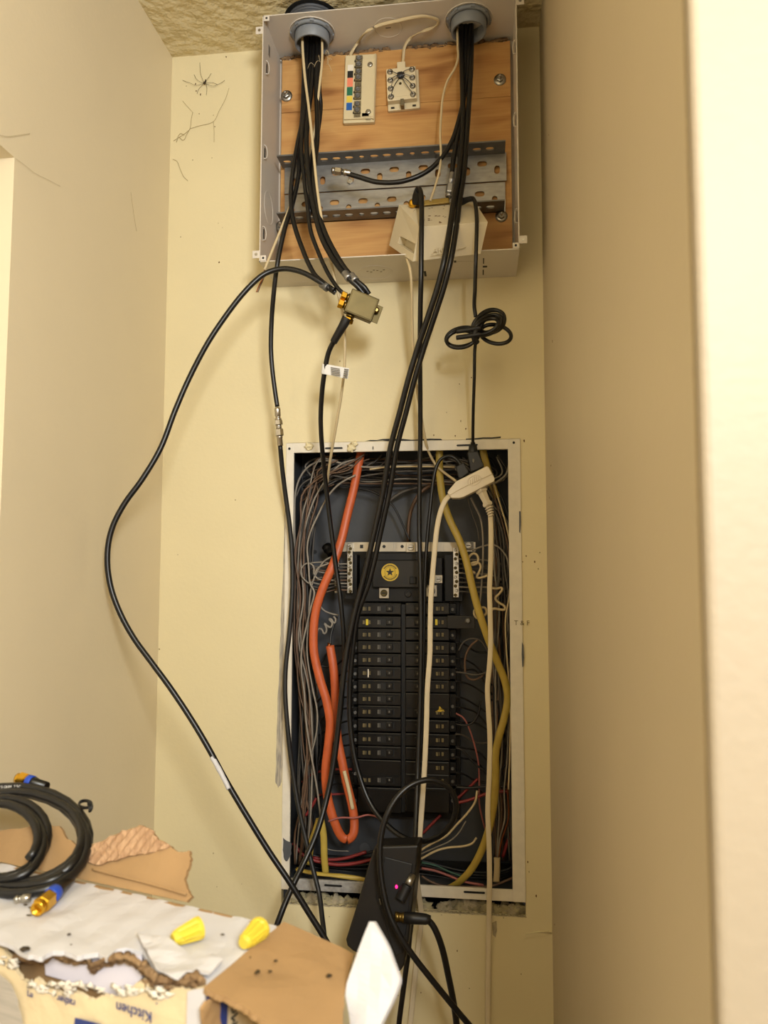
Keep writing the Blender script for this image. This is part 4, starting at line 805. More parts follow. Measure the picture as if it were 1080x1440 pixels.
o, P = coax('coax_cable', 'black booted coax leaving the side of the black adapter downwards', [(582, 1290, .14), (596, 1292, .14), (606, 1298, .14), (615, 1314, .14), (623, 1338, .138), (630, 1370, .135), (637, 1405, .13), (642, 1440, .125), (648, 1510, .12)], .0042)
a, b = U(556, 1289, .142), U(603, 1293, .14); dd = b-a; L = dd.length
mb = MB(); mb.lathe(a, dd, [(0, .0062), (L*.1, .0062), (L*.11, .0055), (L*.2, .0055), (L*.21, .0064), (L*.27, .0064)], 14); mb.build('threaded_port', 'brass', o)
mb = MB(); mb.lathe(a+dd*.26, dd, [(0, .0068), (L*.3, .0072), (L*.65, .0066), (L*.8, .0048)], 14); mb.build('boot', 'boot', o)
cable('black_cable', 'black cord hanging straight down below the black adapter', [(577, 1300, .118), (574, 1340, .118), (570, 1370, .118), (566, 1400, .115), (561, 1440, .11), (556, 1510, .11)], .0036, 'coax', 'cord')
# ================================================================== jacketed house cables inside the panel
oj = thing('orange_cable', U(487, 1183, -.01), 'bright orange jacketed house cable bent in a hairpin inside the panel', 'house cable')
OP = [(508, 634, -.03), (504, 655, -.026), (497, 690, -.02), (489, 722, -.014), (480, 760, -.008), (468, 795, -.002), (453, 830, .0), (444, 860, .0), (441, 890, .0), (442, 920, .0), (450, 955, .0), (459, 985, .0), (464, 1015, .0), (462, 1045, .0), (458, 1080, .0), (459, 1110, .0), (464, 1135, .0), (472, 1160, .0), (481, 1177, -.002), (490, 1180, -.004), (497, 1172, -.006), (498, 1152, -.01), (494, 1128, -.012), (487, 1100, -.014), (481, 1070, -.016), (475, 1040, -.018), (472, 1005, -.02), (471, 970, -.02), (469, 940, -.02), (464, 908, -.022)]
mb = MB(); mb.tube(path(OP), .005, 12, flat=(.0066, .0042, (1, .2, 0))); mb.build('jacket', 'orange_jacket', oj)
mb = MB(); mb.tube(path([(496, 1138, -.0055), (492.5, 1120, -.0062), (488.5, 1102, -.0075), (484, 1084, -.009)]), .002, 8, flat=(.0028, .0012, (1, .2, 0))); mb.build('scuff', 'beige_wire', oj)
mb = MB(); mb.tube(path([(464, 910, -.022), (465, 895, -.025), (469, 880, -.03), (474, 868, -.035)]), .0016, 7); mb.build('black_conductor', 'dark_wire', oj)
mb = MB(); mb.blob(U(463, 907, -.022), .004, 3, .5, sc=(1, .7, .8)); mb.build('frayed_end', 'copper', oj)
def house(label, pts, m_='yellow_jacket', w=.0056): 
    mb = MB(); mb.tube(path(pts), .004, 12, flat=(w, w*.6, (1, .1, 0))); return tag(mb.build('yellow_cable', m_), label, 'house cable')
house('long yellow jacketed house cable curving down past the white plug cord', [(618, 632, -.02), (618, 655, -.018), (619, 675, -.014), (623, 702, -.01), (632, 730, -.006), (646, 760, -.004), (656, 790, -.002), (664, 825, 0), (674, 862, 0), (686, 897, -.002), (699, 930, -.006), (710, 958, -.01), (714, 982, -.012), (709, 1010, -.012), (702, 1035, -.012), (697, 1060, -.012), (697, 1090, -.012), (695, 1125, -.012), (689, 1160, -.012), (678, 1194, -.012), (663, 1222, -.015), (646, 1240, -.02), (630, 1249, -.03)])
house('short yellow jacketed cable under the panel top lip beside the black plug', [(679, 632, -.02), (683, 650, -.02), (690, 675, -.025), (699, 700, -.03)])
house('short upright yellow cable at the panel bottom beside the orange hairpin', [(451, 1150, -.012), (455, 1175, -.012), (456, 1205, -.012), (458, 1228, -.014)], w=.0052)
house('yellow cable stub with split wires behind the crossing black cables', [(449, 1152, -.02), (444, 1168, -.02), (439, 1182, -.02), (436, 1196, -.025), (434, 1215, -.03)], w=.0052)
house('yellow cable lying along the panel bottom lip', [(417, 1222, -.008), (432, 1226, -.004), (450, 1229, -.002), (480, 1232, -.002), (512, 1237, -.004), (535, 1243, -.01)], w=.0034)
house('small tan cable stub with fanned wires at the panel bottom corner', [(699, 1206, -.02), (699, 1222, -.02), (698, 1240, -.02)], 'beige_wire', .0048)
# ================================================================== loose wires inside the panel
WB, WB2 = 'loose wires inside the breaker panel', 'wire bundle'
def wire(label, pts, m_, r=.0013, d=-.04, name='wire', group=None): 
    mb = MB(); mb.tube(path(pts, d), r, 6, 5); return tag(mb.build(name, m_), label, 'wire', group)
wire('grey wire arching over the upper corner of the panel by the orange cable', [(640, 655), (600, 654), (560, 655), (520, 657), (490, 654), (465, 648), (445, 650), (428, 662), (417, 685), (414, 720), (415, 790)], 'grey_wire', .0017, -.025)
wire('grey wire under the arching wire, looping from the orange cable to the tap', [(416, 700), (424, 682), (440, 672), (460, 668), (490, 672), (520, 668), (560, 663), (600, 662), (640, 660)], 'dim_wire', .0015, -.03)
wire('pale grey wire bent down the panel side behind the tagged coax', [(500, 668), (478, 680), (462, 697), (447, 725), (436, 750), (432, 770), (434, 795), (436, 820), (442, 833), (437, 855), (430, 885), (424, 915), (424, 945), (428, 975), (430, 1010), (434, 1040), (440, 1075), (446, 1110), (451, 1150)], 'grey_wire', .0016, -.012)
wire('white wire crossing behind the white flat cord at the panel top', [(520, 660), (545, 657), (600, 656), (640, 657)], 'beige_wire', .0014, -.022)
wire('grey wire ringed in a small loop beside the neutral bar', [(470, 790), (458, 794), (446, 800), (438, 820), (428, 815), (423, 806), (426, 796), (434, 792), (441, 797), (442, 808), (450, 815), (474, 816)], 'grey_wire', .0014, -.015)
wire('grey wire slanting from the neutral bar to the bundle', [(466, 783), (455, 790), (445, 806), (437, 830), (434, 870), (432, 920), (440, 970), (446, 1000), (445, 1030), (438, 1060)], 'grey_wire', .0014, -.016)
wire('white wire hooked below the neutral bar beside the orange cable', [(448, 848), (455, 858), (466, 863), (476, 865)], 'grey_wire', .0015, -.03)
wire('white pigtail coiled in a spiral beside the orange cable', [(446, 888), (449, 884), (453, 886), (456, 891), (459, 887), (458, 880), (456, 877), (460, 880), (465, 882), (467, 876), (463, 871), (466, 871), (470, 876), (472, 871), (469, 867)], 'grey_wire', .0017, -.03)
for k in range(9): wire('short grey wire landing on the neutral bar beside the orange cable', [(440+rnd.uniform(-8, 4), 790+k*5+rnd.uniform(-3, 3), -.03), (455, 792+k*5+rnd.uniform(-2, 2), -.032), (470, 793+k*4.6, -.034), (489, 793+k*4.6, -.036)], ('grey_wire', 'dim_wire', 'tan_wire')[k % 3], .0013, group='wires landing on the neutral bars')
for k in range(8): wire('short grey wire landing on the neutral bar beside the yellow cable', [(641, 786+k*6.5, -.036), (660, 787+k*6.5, -.038), (690, 789+k*6.5+rnd.uniform(-2, 2), -.038), (708+rnd.uniform(-4, 6), 796+k*7, -.04)], ('grey_wire', 'dim_wire', 'dim_wire')[k % 3], .0014, group='wires landing on the neutral bars')
wire('thick white pigtail curling beside the yellow cable, upper one', [(668, 806), (660, 800), (658, 788), (664, 779), (671, 781), (672, 790), (667, 794), (661, 793), (672, 791), (676, 797), (673, 806), (671, 812), (678, 812), (686, 809)], 'beige_wire', .0019, -.012)
wire('thick white zigzag pigtail beside the yellow cable', [(689, 826), (698, 828), (706, 827), (703, 834), (697, 841), (701, 847), (709, 852), (710, 857), (702, 857), (694, 856), (690, 860)], 'beige_wire', .0019, -.012)
wire('white pigtail ring below the retainer screw beside the yellow cable', [(671, 870), (667, 864), (668, 857), (675, 855), (682, 855), (684, 862), (678, 866), (674, 860)], 'beige_wire', .0018, -.014)
wire('grey wire hanging from the tap down past the yellow cable', [(662, 700), (668, 712), (676, 730), (679, 755), (679, 790), (677, 825), (675, 850)], 'grey_wire', .0016, -.018)
wire('thin dark grey wire beside the hanging grey wire', [(657, 700), (664, 722), (671, 742), (674, 760)], 'dim_wire', .0011, -.03)
wire('beige pair wire running down the panel edge under the tap', [(694, 680), (702, 705), (711, 735), (717, 765), (719, 800), (716, 840), (711, 870), (712, 910), (715, 950), (718, 1000), (717, 1060), (715, 1110)], 'beige_wire', .0013, -.012)
wire('tan wire running down the panel edge under the tap', [(691, 682), (699, 710), (708, 740), (715, 775), (718, 830), (722, 880)], 'tan_wire', .0012, -.018)
wire('grey wire bowing out at the panel edge beside the white plug cord', [(664, 774), (680, 768), (694, 766), (706, 774), (714, 788), (718, 820), (717, 860), (721, 900)], 'grey_wire', .0015, -.02)
wire('curved grey wire hooked up at the panel top corner', [(716, 640), (716, 655), (711, 668), (700, 677), (690, 682)], 'grey_wire', .002, -.02)
wire('brown wire curving from the strap lug to the upper bundle', [(577, 762), (565, 735), (553, 712), (538, 699), (520, 690), (495, 685), (470, 680)], 'dark_wire', .0016, -.05)
wire('dull brown heavy wire arching above the main breaker', [(538, 725), (548, 705), (566, 692), (585, 686), (610, 678), (640, 672)], 'dim_wire', .003, -.07)
wire('second dull heavy wire arching above the main breaker', [(574, 762), (575, 735), (580, 712), (592, 692), (612, 680), (640, 676)], 'tan_wire', .0028, -.06)
wire('grey wire looped beside the breakers under the retainer', [(641, 945), (655, 947), (665, 949), (680, 947), (690, 942)], 'dim_wire', .0014, -.03)
wire('tan wire ring beside the breakers under the retainer', [(672, 900), (662, 908), (655, 922), (654, 940), (657, 952), (666, 956), (676, 952), (680, 948)], 'tan_wire', .0016, -.035)
wire('dark wire arc beside the breakers under the retainer', [(645, 915), (652, 903), (664, 898), (676, 901), (684, 912), (690, 925)], 'dim_wire', .0014, -.035)
wire('pink wire falling from the emblem breaker along the panel back', [(641, 1003), (652, 1010), (660, 1025), (668, 1050), (673, 1075), (674, 1100), (674, 1130), (678, 1150), (682, 1165)], 'pink_wire', .0013, -.04)
wire('black wire sagging beside the emblem breaker', [(641, 1018), (655, 1020), (666, 1015), (673, 1003), (676, 985)], 'dark_wire', .0016, -.035)
wire('black wire slanting from the fourth lower breaker', [(641, 1052), (650, 1055), (662, 1068), (674, 1079), (690, 1085), (705, 1083), (711, 1070), (708, 1040), (703, 1010), (699, 985)], 'dark_wire', .0016, -.03)
RWG = 'heavy red feeder wires at the panel bottom'
wire('heavy red wire arching to the panel edge beside the white plug cord', [(643, 1129), (660, 1125), (685, 1116), (707, 1113), (720, 1116), (727, 1130), (725, 1155), (715, 1180), (707, 1205)], 'red_wire', .0024, -.03, group=RWG)
wire('heavy dark red wire slanting up behind the red arch', [(641, 1125), (655, 1112), (672, 1095)], 'red_wire', .0022, -.05, group=RWG)
wire('dark purple wire along the red arch', [(641, 1107), (660, 1108), (690, 1106), (715, 1107), (727, 1112)], 'dark_wire', .002, -.035)
wire('red wire slanting inside the round coax loop', [(594, 1172), (608, 1158), (620, 1146)], 'red_wire', .0022, -.05, group=RWG)
wire('pale pink wire crossing the orange hairpin', [(462, 1155), (478, 1150), (500, 1150), (518, 1146), (534, 1150)], 'pink_wire', .0014, .008)
wire('short red wire stub beside the crossing black cables', [(445, 1122), (438, 1135), (430, 1147)], 'red_wire', .0024, -.03, group=RWG)
wire('red wire running behind the orange cable', [(425, 1100), (440, 1088), (470, 1082), (495, 1082)], 'red_wire', .002, -.05, group=RWG)
wire('red wire low behind the orange cable', [(447, 1118), (470, 1117), (495, 1116)], 'red_wire', .0018, -.06, group=RWG)
wire('heavy red wire swagging along the panel bottom', [(412, 1185), (420, 1196), (432, 1206), (450, 1212), (475, 1216), (500, 1214), (525, 1208)], 'red_wire', .0028, -.03, group=RWG)
wire('second heavy red wire along the panel bottom', [(440, 1206), (460, 1209), (485, 1207), (515, 1198)], 'red_wire', .0026, -.04, group=RWG)
for k in range(5): wire('black feeder wire lying along the panel bottom behind the black adapter', [(418+k*3, 1190+k*6), (445, 1204+k*4), (490, 1206+k*5+rnd.uniform(-3, 3)), (540, 1196+k*9), (600, 1212+k*6), (660, 1226+k*4), (716, 1222+k*3), (726, 1200)], 'dark_wire', .0022, -.05-.006*k, group='black feeder wires at the panel bottom')
wire('thin white wire near the orange hairpin bottom', [(457, 1193), (470, 1196), (490, 1197)], 'grey_wire', .0007, -.04)
wire('pink wire on the panel floor by the flat white cord', [(593, 1221), (610, 1224), (630, 1231), (650, 1239), (680, 1245)], 'pink_wire', .0019, -.02)
wire('green wire on the panel floor by the flat white cord', [(593, 1213), (612, 1217), (632, 1226), (655, 1234)], 'green_wire', .0018, -.024)
wire('dull red wire on the panel floor by the flat white cord', [(593, 1232), (606, 1240), (625, 1246), (690, 1246), (722, 1234)], 'tan_wire', .0018, -.02)
for k, q in enumerate(([(591, 1196), (608, 1186), (628, 1175), (642, 1160), (656, 1145), (668, 1128), (671, 1112)], [(592, 1201), (612, 1192), (632, 1183), (646, 1170), (655, 1155)], [(592, 1208), (612, 1197), (630, 1192), (652, 1190), (664, 1186), (670, 1178)])):
    wire(['white wire fanning up from the flat cord to the red arch', 'thin white wire in the fan beside the round coax loop', 'white wire bent up at its tip in the fan by the round loop'][k], q, 'beige_wire' if k != 1 else 'grey_wire', .0017 if k != 1 else .001, -.02)
for k, (xt, m_, lb_) in enumerate(((692, 'tan_wire', 'tan'), (699, 'grey_wire', 'grey'), (707, 'grey_wire', 'pale grey'), (712, 'copper', 'copper'))):
    wire(lb_+' wire fanning up from the small tan cable stub', [(698+k*.8, 1208), (697+k*3, 1180), (xt+3, 1150), (xt+2, 1110), (xt+6, 1070), (xt+8, 1020)], m_, .0013, -.022)
# many more strands in the two side gutters, too alike to tell apart but for their place
cols = ['grey_wire', 'dim_wire', 'tan_wire', 'dark_wire', 'dim_wire', 'dark_wire']; cn = {'grey_wire': 'grey', 'dim_wire': 'dull grey', 'tan_wire': 'tan', 'dark_wire': 'black'}
for k in range(40):
    m_ = cols[k % 6]; xt = rnd.uniform(445, 560); j = lambda s: rnd.uniform(-s, s); d_ = -.02-.06*rnd.random(); b_ = rnd.uniform(416, 438)
    pts = [(xt, 645+j(8)), (xt-25*rnd.random()-10, 655+j(8)), (440+j(8)+(b_-425)*.5, 685+j(14)), (b_+6, 730+j(10)), (b_+j(3), 780), (b_+j(6), 840), (b_+j(7), 900), (b_+4+j(8), 970), (b_+8+j(8), 1040), (b_+6+j(8), 1110), (b_+4+j(6), 1170), (b_+j(5), 1215)]
    if k % 4 == 1: pts = pts[:8]
    if k % 4 == 3: pts = pts[3:]
    wire(f'{cn[m_]} wire in the gutter bundle along the orange cable side of the panel', pts, m_, rnd.choice((.0012, .0015, .0017)), d_, group='gutter wires beside the orange cable')
for k in range(34):
    m_ = cols[(k+1) % 6]; j = lambda s: rnd.uniform(-s, s); d_ = -.025-.055*rnd.random(); b_ = rnd.uniform(696, 722); xt = rnd.uniform(600, 700)
    pts = [(xt, 645+j(8)), (max(xt+15, 660)+j(10), 660+j(10)), (690+j(10), 690+j(10)), (b_-4+j(4), 740+j(8)), (b_+j(4), 800), (b_+j(5), 860), (b_+j(6), 930), (b_+j(6), 1000), (b_+j(6), 1070), (b_+j(6), 1140), (b_+j(6), 1210)]
    if k % 3 == 1: pts = pts[3:]
    if k % 3 == 2: pts = pts[:9]
    wire(f'{cn[m_]} wire in the gutter bundle along the yellow cable side of the panel', pts, m_, rnd.choice((.0012, .0015, .0017)), d_, group='gutter wires beside the yellow cable')
for k in range(16):
    m_ = cols[k % 6]; y0 = 645+k*2.4; j = lambda s: rnd.uniform(-s, s)
    wire(f'{cn[m_]} wire strung across the top of the breaker panel', [(430+j(10), y0+20+j(8)), (470, y0+j(6)), (520, y0+j(6)), (570, y0+j(5)), (630, y0+j(5)), (690+j(10), y0+12+j(8))], m_, .0014, -.05-.03*rnd.random(), group='wires strung across the panel top')
for k in range(12):                       # stubs from breaker terminals to the gutters
    for s_ in (-1, 1):
        y = 905+k*18+rnd.uniform(-3, 3); x = 497 if s_ < 0 else 640; m_ = 'dark_wire' if rnd.random() < .75 else 'dim_wire'
        wire(f'{cn[m_]} branch wire from a breaker terminal to the gutter, {"orange" if s_ < 0 else "yellow"} cable side', [(x, y, -.045), (x+s_*12, y+2, -.05), (x+s_*30, y+rnd.uniform(2, 14), -.06), (x+s_*52, y+rnd.uniform(10, 40), -.06)], m_, .0015, group='branch wires from the breaker terminals')
# black clamp near the orange cable
mb = MB(); a = U(459, 768, -.05); mb.lathe(a, (.5, -.4, -.7), [(0, .008), (.008, .008), (.0085, .0065), (.018, .0065)], 14); tag(mb.build('cable_clamp', 'bakelite'), 'black round cable clamp on the panel back behind the orange cable', 'clamp')
# ================================================================== torn carton with things on it
CZ = ZC-0.25; Zv = Vector((0, 0, 1))
C_ = UZ(398, 1304, CZ); ul = (UZ(0, 1214, CZ)-C_).normalized(); vf = Vector((ul.y, -ul.x, 0)); vf = vf if vf.y < 0 else -vf
F_ = UZ(290, 1387, CZ); dep = (F_-C_).dot(vf); Fp = C_+vf*dep; CL, CH = 0.318, 0.24
ct = thing('carton', C_+ul*CL/2+vf*dep/2-Zv*CH, 'torn white and brown cardboard carton turned upside down', 'carton')
fe = [(0, 1322), (20, 1330), (40, 1344), (60, 1346), (75, 1338), (90, 1337), (108, 1345), (124, 1342), (138, 1339), (150, 1348), (165, 1336), (180, 1335), (200, 1338), (207, 1350), (216, 1364), (235, 1372), (250, 1377), (262, 1366), (280, 1372), (291, 1386)]
out = [C_, C_+ul*CL, C_+ul*CL+vf*dep]+[UZ(x, y, CZ) for x, y in jag(fe, .8, 3, 11, False)]
sheet(out, Zv, .003, .008, .0012, 45, 1, wave=(.00035, ul, 260)).build('top_sheet', 'white_paper', ct)
FN = vf; FP0 = Fp
fpx = [(0, 1333), (14, 1346), (22, 1362), (30, 1378), (45, 1383), (50, 1376), (60, 1386), (75, 1391), (85, 1398), (100, 1393), (115, 1400), (130, 1408), (145, 1400), (160, 1404), (172, 1400), (190, 1384), (200, 1378), (215, 1385), (225, 1378), (238, 1372), (250, 1382), (262, 1392), (275, 1389), (291, 1387)]
BR = Fp-Zv*CH; BL_ = Fp+ul*CL-Zv*CH; TL_ = Fp+ul*CL-Zv*.012
out = [BL_, TL_]+[UP(x, y, FP0, FN) for x, y in jag(fpx, 1.2, 4, 12, False)]+[BR]
fp = sheet(out, FN, .003, .012, .0008, 60, 2).build('front_panel', 'cream_print', ct)
def onf(x, y, o=.0022): return UP(x, y, FP0+FN*o, FN)
def decal(nm, pts, m_, par=fp, f=onf, nr=FN): mb = MB(); mb.prism([f(x, y) for x, y in pts], nr*.0004); return mb.build(nm, m_, par)
decal('white_band', [(264, 1394), (275, 1391), (289, 1389), (287, 1470), (262, 1470)], 'white_paper')
decal('blue_block', [(106, 1431), (142, 1440), (140, 1456), (104, 1448)], 'navy_ink')
decal('grey_area', jag([(0, 1370), (12, 1380), (22, 1398), (30, 1425), (34, 1470), (-30, 1470), (-30, 1350)], 1.5, 3, 13), 'grey_print')
text_mb('Kitchen', onf(214, 1424), ul, -Zv, .0094).build('print', 'navy_ink', fp)
text_mb('Lu', onf(38, 1400), -ul, Zv, .0055).build('print', 'navy_ink', fp)
text_mb('rather', onf(106, 1407), ul, -Zv, .0065).build('print', 'navy_ink', fp)
text_mb(':', onf(222, 1404), ul, -Zv, .008).build('print', 'navy_ink', fp)
mb = MB(); mb.prism([C_, C_+ul*CL, C_+ul*CL-Zv*CH, C_-Zv*CH], vf*.003); mb.build('back_panel', 'card', ct)
mb = MB(); mb.prism([C_-Zv*.004, Fp-Zv*.004, BR, C_-Zv*CH], ul*.003); sp_ = mb.build('side_panel', 'cream_print', ct)
mb = MB(); mb.prism([C_+ul*CL-Zv*.004, Fp+ul*CL-Zv*.004, BL_, C_+ul*CL-Zv*CH], -ul*.003); mb.build('side_panel', 'card', ct)
mb = MB(); mb.prism([C_-Zv*CH, BR, BL_, C_+ul*CL-Zv*CH], Zv*.003); mb.build('bottom_panel', 'card', ct)
SN = -ul
def ons(x, y, o=.0006): return UP(x, y, Fp+SN*o, SN)
decal('blue_edge', [(291, 1389), (302, 1390), (297, 1420), (296, 1470), (288, 1470)], 'navy_ink', sp_, ons, SN)
decal('blue_edge', [(305, 1400), (320, 1412), (318, 1470), (306, 1470)], 'navy_ink', sp_, ons, SN)
sv = (C_-Fp).normalized()
text_mb('MOW', ons(334, 1440), Zv, -sv, .010).build('print', 'ink', sp_)
sheet([UP(x, y, Fp+SN*.004, SN) for x, y in jag([(284, 1420), (290, 1408), (297, 1405), (305, 1398), (310, 1405), (309, 1430), (313, 1470), (292, 1470)], 1, 3, 15)], SN, .002, .006, .002, 90, 5).build('torn_scrap', 'card', ct)
mb = MB(); mb.prism([UP(x, y, Fp-vf*.011, FN) for x, y in ((60, 1320), (196, 1345), (200, 1375), (174, 1403), (64, 1371))], -FN*.002); mb.build('inner_sheet', 'liner', ct)
mb = MB(); mb.prism([UP(x, y, Fp-vf*.016, FN) for x, y in ((-60, 1310), (60, 1330), (290, 1385), (290, 1440), (-60, 1420))], -FN*.002); mb.build('inner_panel', 'card', ct)
tp_ = jag([(20, 1346), (45, 1350), (62, 1347), (76, 1339), (92, 1345), (106, 1350), (122, 1350), (130, 1360), (140, 1353), (152, 1352), (165, 1345), (180, 1347), (195, 1353), (204, 1366)], 1.5, 4, 16, False)
mb = MB()
for k_ in range(3):
    tq_ = jag(tp_, 1.6, 2, 40+k_, False); mb.tube([UP(x, y+k_*2.4-1, Fp-vf*(.002+.003*k_), FN) for x, y in tq_], .0017, 7, raw=True, wob=1.6)
tp2 = jag([(200, 1358), (210, 1372), (222, 1380), (235, 1378), (248, 1384), (258, 1380), (272, 1376), (286, 1382)], 1.5, 4, 17, False); 
for k_ in range(4): mb.tube([UP(x, y+k_*3-3, Fp+vf*(.001-.002*k_), FN) for x, y in jag(tp2, 2, 2, 50+k_, False)], .002, 7, raw=True, wob=1.6)
for k in range(22): x = rnd.uniform(205, 285); mb.blob(UP(x, 1382+rnd.uniform(-7, 7), Fp-vf*.001, FN), .0026, seed=k, amp=1.0, nu=9, nv=6, sc=(1.2, .5, .8))
mb.build('torn_edge', 'card_torn', ct)
mb = MB()
for k in range(44):
    x = rnd.uniform(0, 250); y = 1335+x*.27+rnd.uniform(4, 20) if x < 40 else 1388+rnd.uniform(-4, 10)+(x-100)*.04
    mb.blob(UP(x, y, Fp+vf*.0012, FN), rnd.uniform(.0012, .0026), seed=k+50, amp=1.2, nu=8, nv=5, sc=(1.5, .2, .8))
mb.build('torn_fibres', 'flange_white', ct)['kind'] = 'stuff'
sheet([UZ(x, y, CZ+.0055) for x, y in jag([(193, 1312), (202, 1309), (222, 1314), (242, 1325), (262, 1335), (272, 1346), (282, 1342), (300, 1340), (313, 1350), (292, 1368), (264, 1366), (250, 1375), (235, 1370), (219, 1362), (208, 1340)], .6, 3, 18)], Zv, .0008, .006, .003, 70, 3).build('peeled_paper', 'white_paper', ct)
# right flap, white torn end, ruffled back flap
hv = (Fp-C_).normalized(); fd = (-ul*math.cos(.16)-Zv*math.sin(.16)).normalized(); fln = hv.cross(fd).normalized(); fln = fln if fln.z > 0 else -fln
f0 = C_+fln*.002
fo = [(399, 1296), (440, 1312), (497, 1341)]+jag([(497, 1341), (490, 1372), (484, 1400), (482, 1440), (480, 1475)], 1, 3, 20, False)+jag([(440, 1475), (405, 1455), (385, 1446), (365, 1432), (350, 1420), (335, 1412), (318, 1402), (303, 1398), (287, 1387)], 1.5, 4, 21, False)
rf = sheet([UP(x, y, f0, fln) for x, y in fo], fln, .0035, .01, .0016, 35, 7).build('side_flap', 'card', ct)
w0 = UP(484, 1392, f0, fln); wn = Vector((-.40, -.82, .40)).normalized()
wo = [(519, 1296), (525, 1296), (530, 1304), (545, 1334), (555, 1358), (561, 1376), (560, 1383), (548, 1412), (532, 1445), (520, 1475), (500, 1475), (492, 1440), (486, 1400), (488, 1382), (498, 1352), (508, 1325)]
sheet([UP(x, y, w0, wn) for x, y in jag(wo, .5, 2, 22)], wn, .0035, .008, .0012, 50, 8, wave=(.0006, (1, 0, -.6), 330)).build('white_flap', 'white_paper', ct)
bd_ = (Zv*.86-vf*.5).normalized(); bn = ul.cross(bd_).normalized(); bn = bn if bn.y < 0 else -bn
bo = [(262, 1268), (270, 1261), (263, 1250), (258, 1236), (264, 1222), (268, 1208), (266, 1196), (257, 1199), (246, 1195), (240, 1189), (222, 1180), (212, 1166), (198, 1160), (165, 1172), (135, 1185), (110, 1190), (95, 1180), (88, 1170), (83, 1161), (60, 1160), (0, 1168), (-60, 1160)]
bo = jag(bo, 1.4, 4, 23, False); b0 = C_+bd_*.001
bf = sheet([UP(x, y, b0, bn) for x, y in bo]+[C_+ul*(CL-.02)+bd_*.001], bn, .0035, .01, .002, 30, 9).build('back_flap', 'card', ct)
rp = jag([(118, 1212), (122, 1200), (135, 1186), (150, 1179), (165, 1172), (198, 1160), (212, 1166), (222, 1180), (240, 1190), (225, 1196), (200, 1200), (170, 1207), (140, 1216)], 1.8, 4, 24)
sheet([UP(x, y, b0+bn*.0025, bn) for x, y in rp], bn, .0012, .0035, .001, 80, 10, wave=(.0011, ul+bd_*.5, 900)).build('ruffled_edge', 'card_ruffle', ct)
mb = MB(); mb.tube([UP(x, y, b0+bn*.003, bn) for x, y in ((130, 1222), (160, 1230), (200, 1240), (240, 1251), (262, 1258))], .0009, 6); mb.build('crease', 'card', bf)
# small dark grains lying on the carton
for k, (x, y, l, on) in enumerate(((97, 1314, 5, 0), (100, 1328, 2.5, 0), (313, 1314, 4.5, 0), (36, 1272, 5, 0), (43, 1276, 5, 0), (41, 1287, 6, 0), (388, 1351, 5, 1), (380, 1366, 5, 1), (362, 1367, 8, 1), (352, 1346, 3, 1), (463, 1372, 8, 1), (35, 1334, 12, 0))):
    p = UZ(x, y, CZ+.002) if not on else UP(x, y, f0+fln*.002, fln); s_ = l*.55/1080*.32
    mb = MB(); an = rnd.uniform(0, 3.1); mb.blob(p, s_*1.1, seed=k, amp=.4, nu=9, nv=6, sc=(1+abs(math.cos(an)), .6+abs(math.sin(an)), .5)); tag(mb.build('dark_grain', 'spider'), 'small dark grain lying on the '+('brown side flap' if on else 'white top')+' of the carton', 'debris', 'dark grains scattered on the carton')
# yellow wire nuts
def wirenut(a, b, lbl):
    dd = b-a; L = dd.length; d_ = dd.normalized(); g = thing('wire_nut', (a+b)/2-Zv*.006, lbl, 'wire nut'); x, y = frame(d_, Zv); prof = [(0, .0066), (.02, .0074), (.12, .0074), (.2, .0068), (.75, .0052), (.9, .0048), (1, .0036)]
    mb = MB(); v = []; n = 24
    for t_, r_ in prof:
        for k in range(n): rr = r_*(1+(.07 if k % 2 else -.07)*(0 if t_ > .88 or t_ < .13 else 1)); v.append(a+dd*t_+(x*math.cos(k/n*math.tau)+y*math.sin(k/n*math.tau))*rr)
    f = [(i*n+k, i*n+(k+1) % n, (i+1)*n+(k+1) % n, (i+1)*n+k) for i in range(len(prof)-1) for k in range(n)]+[[(len(prof)-1)*n+k for k in range(n)], list(range(n))[::-1]]
    mb.add(v, f); mb.build('shell', 'nut_yellow', g)
    mb = MB(); mb.lathe(a-d_*.0002, d_, [(0, .005), (.0004, .005)], 16); mb.build('bore', 'mark_yellow', g)
    for s_ in (-1, 1): mb = MB(); mb.box(a+dd*.45+y*s_*.0062, (L*.55, .0022, .0016), (d_, y, x)); mb.build('wing', 'nut_yellow', g, bev=.0004)
wirenut(UZ(282, 1304, CZ+.0085), UZ(243, 1321, CZ+.0065), 'yellow wire nut lying loose on the middle of the white carton top')
wirenut(UZ(367, 1304, CZ+.0085), UZ(342, 1327, CZ+.0065), 'yellow wire nut lying by the brown side flap of the carton')
# coil of new coax
cd = lambda py: .48+(py-1100)/162*.105
turns = [(22, 1181, 112, 79), (20, 1178, 104, 70), (18, 1178, 96, 63), (19, 1186, 106, 72), (16, 1182, 98, 66), (-2, 1180, 61, 54), (-4, 1184, 66, 56), (-6, 1178, 58, 48)]
pts = []; NT = 26
for k in range(len(turns)-1):
    for j in range(NT):
        t_ = j/NT; q = [turns[k][i]*(1-t_)+turns[k+1][i]*t_ for i in range(4)]; an = .9+t_*math.tau
        px_, py_ = q[0]+q[2]*math.cos(an), q[1]+q[3]*math.sin(an); pts.append(U(px_, py_, cd(py_)+[0, .006, .001, -.006, .005, .002, -.004, .004][k]*math.sin(an+k)+.002*k))
cr_ = thing('coax_coil', U(20, 1265, cd(1262)), 'coil of new black coax with gold plugs lying on the carton', 'cable coil')
mb = MB(); mb.tube(pts, .0037, 10, raw=True); mb.build('jacket', 'coax', cr_)
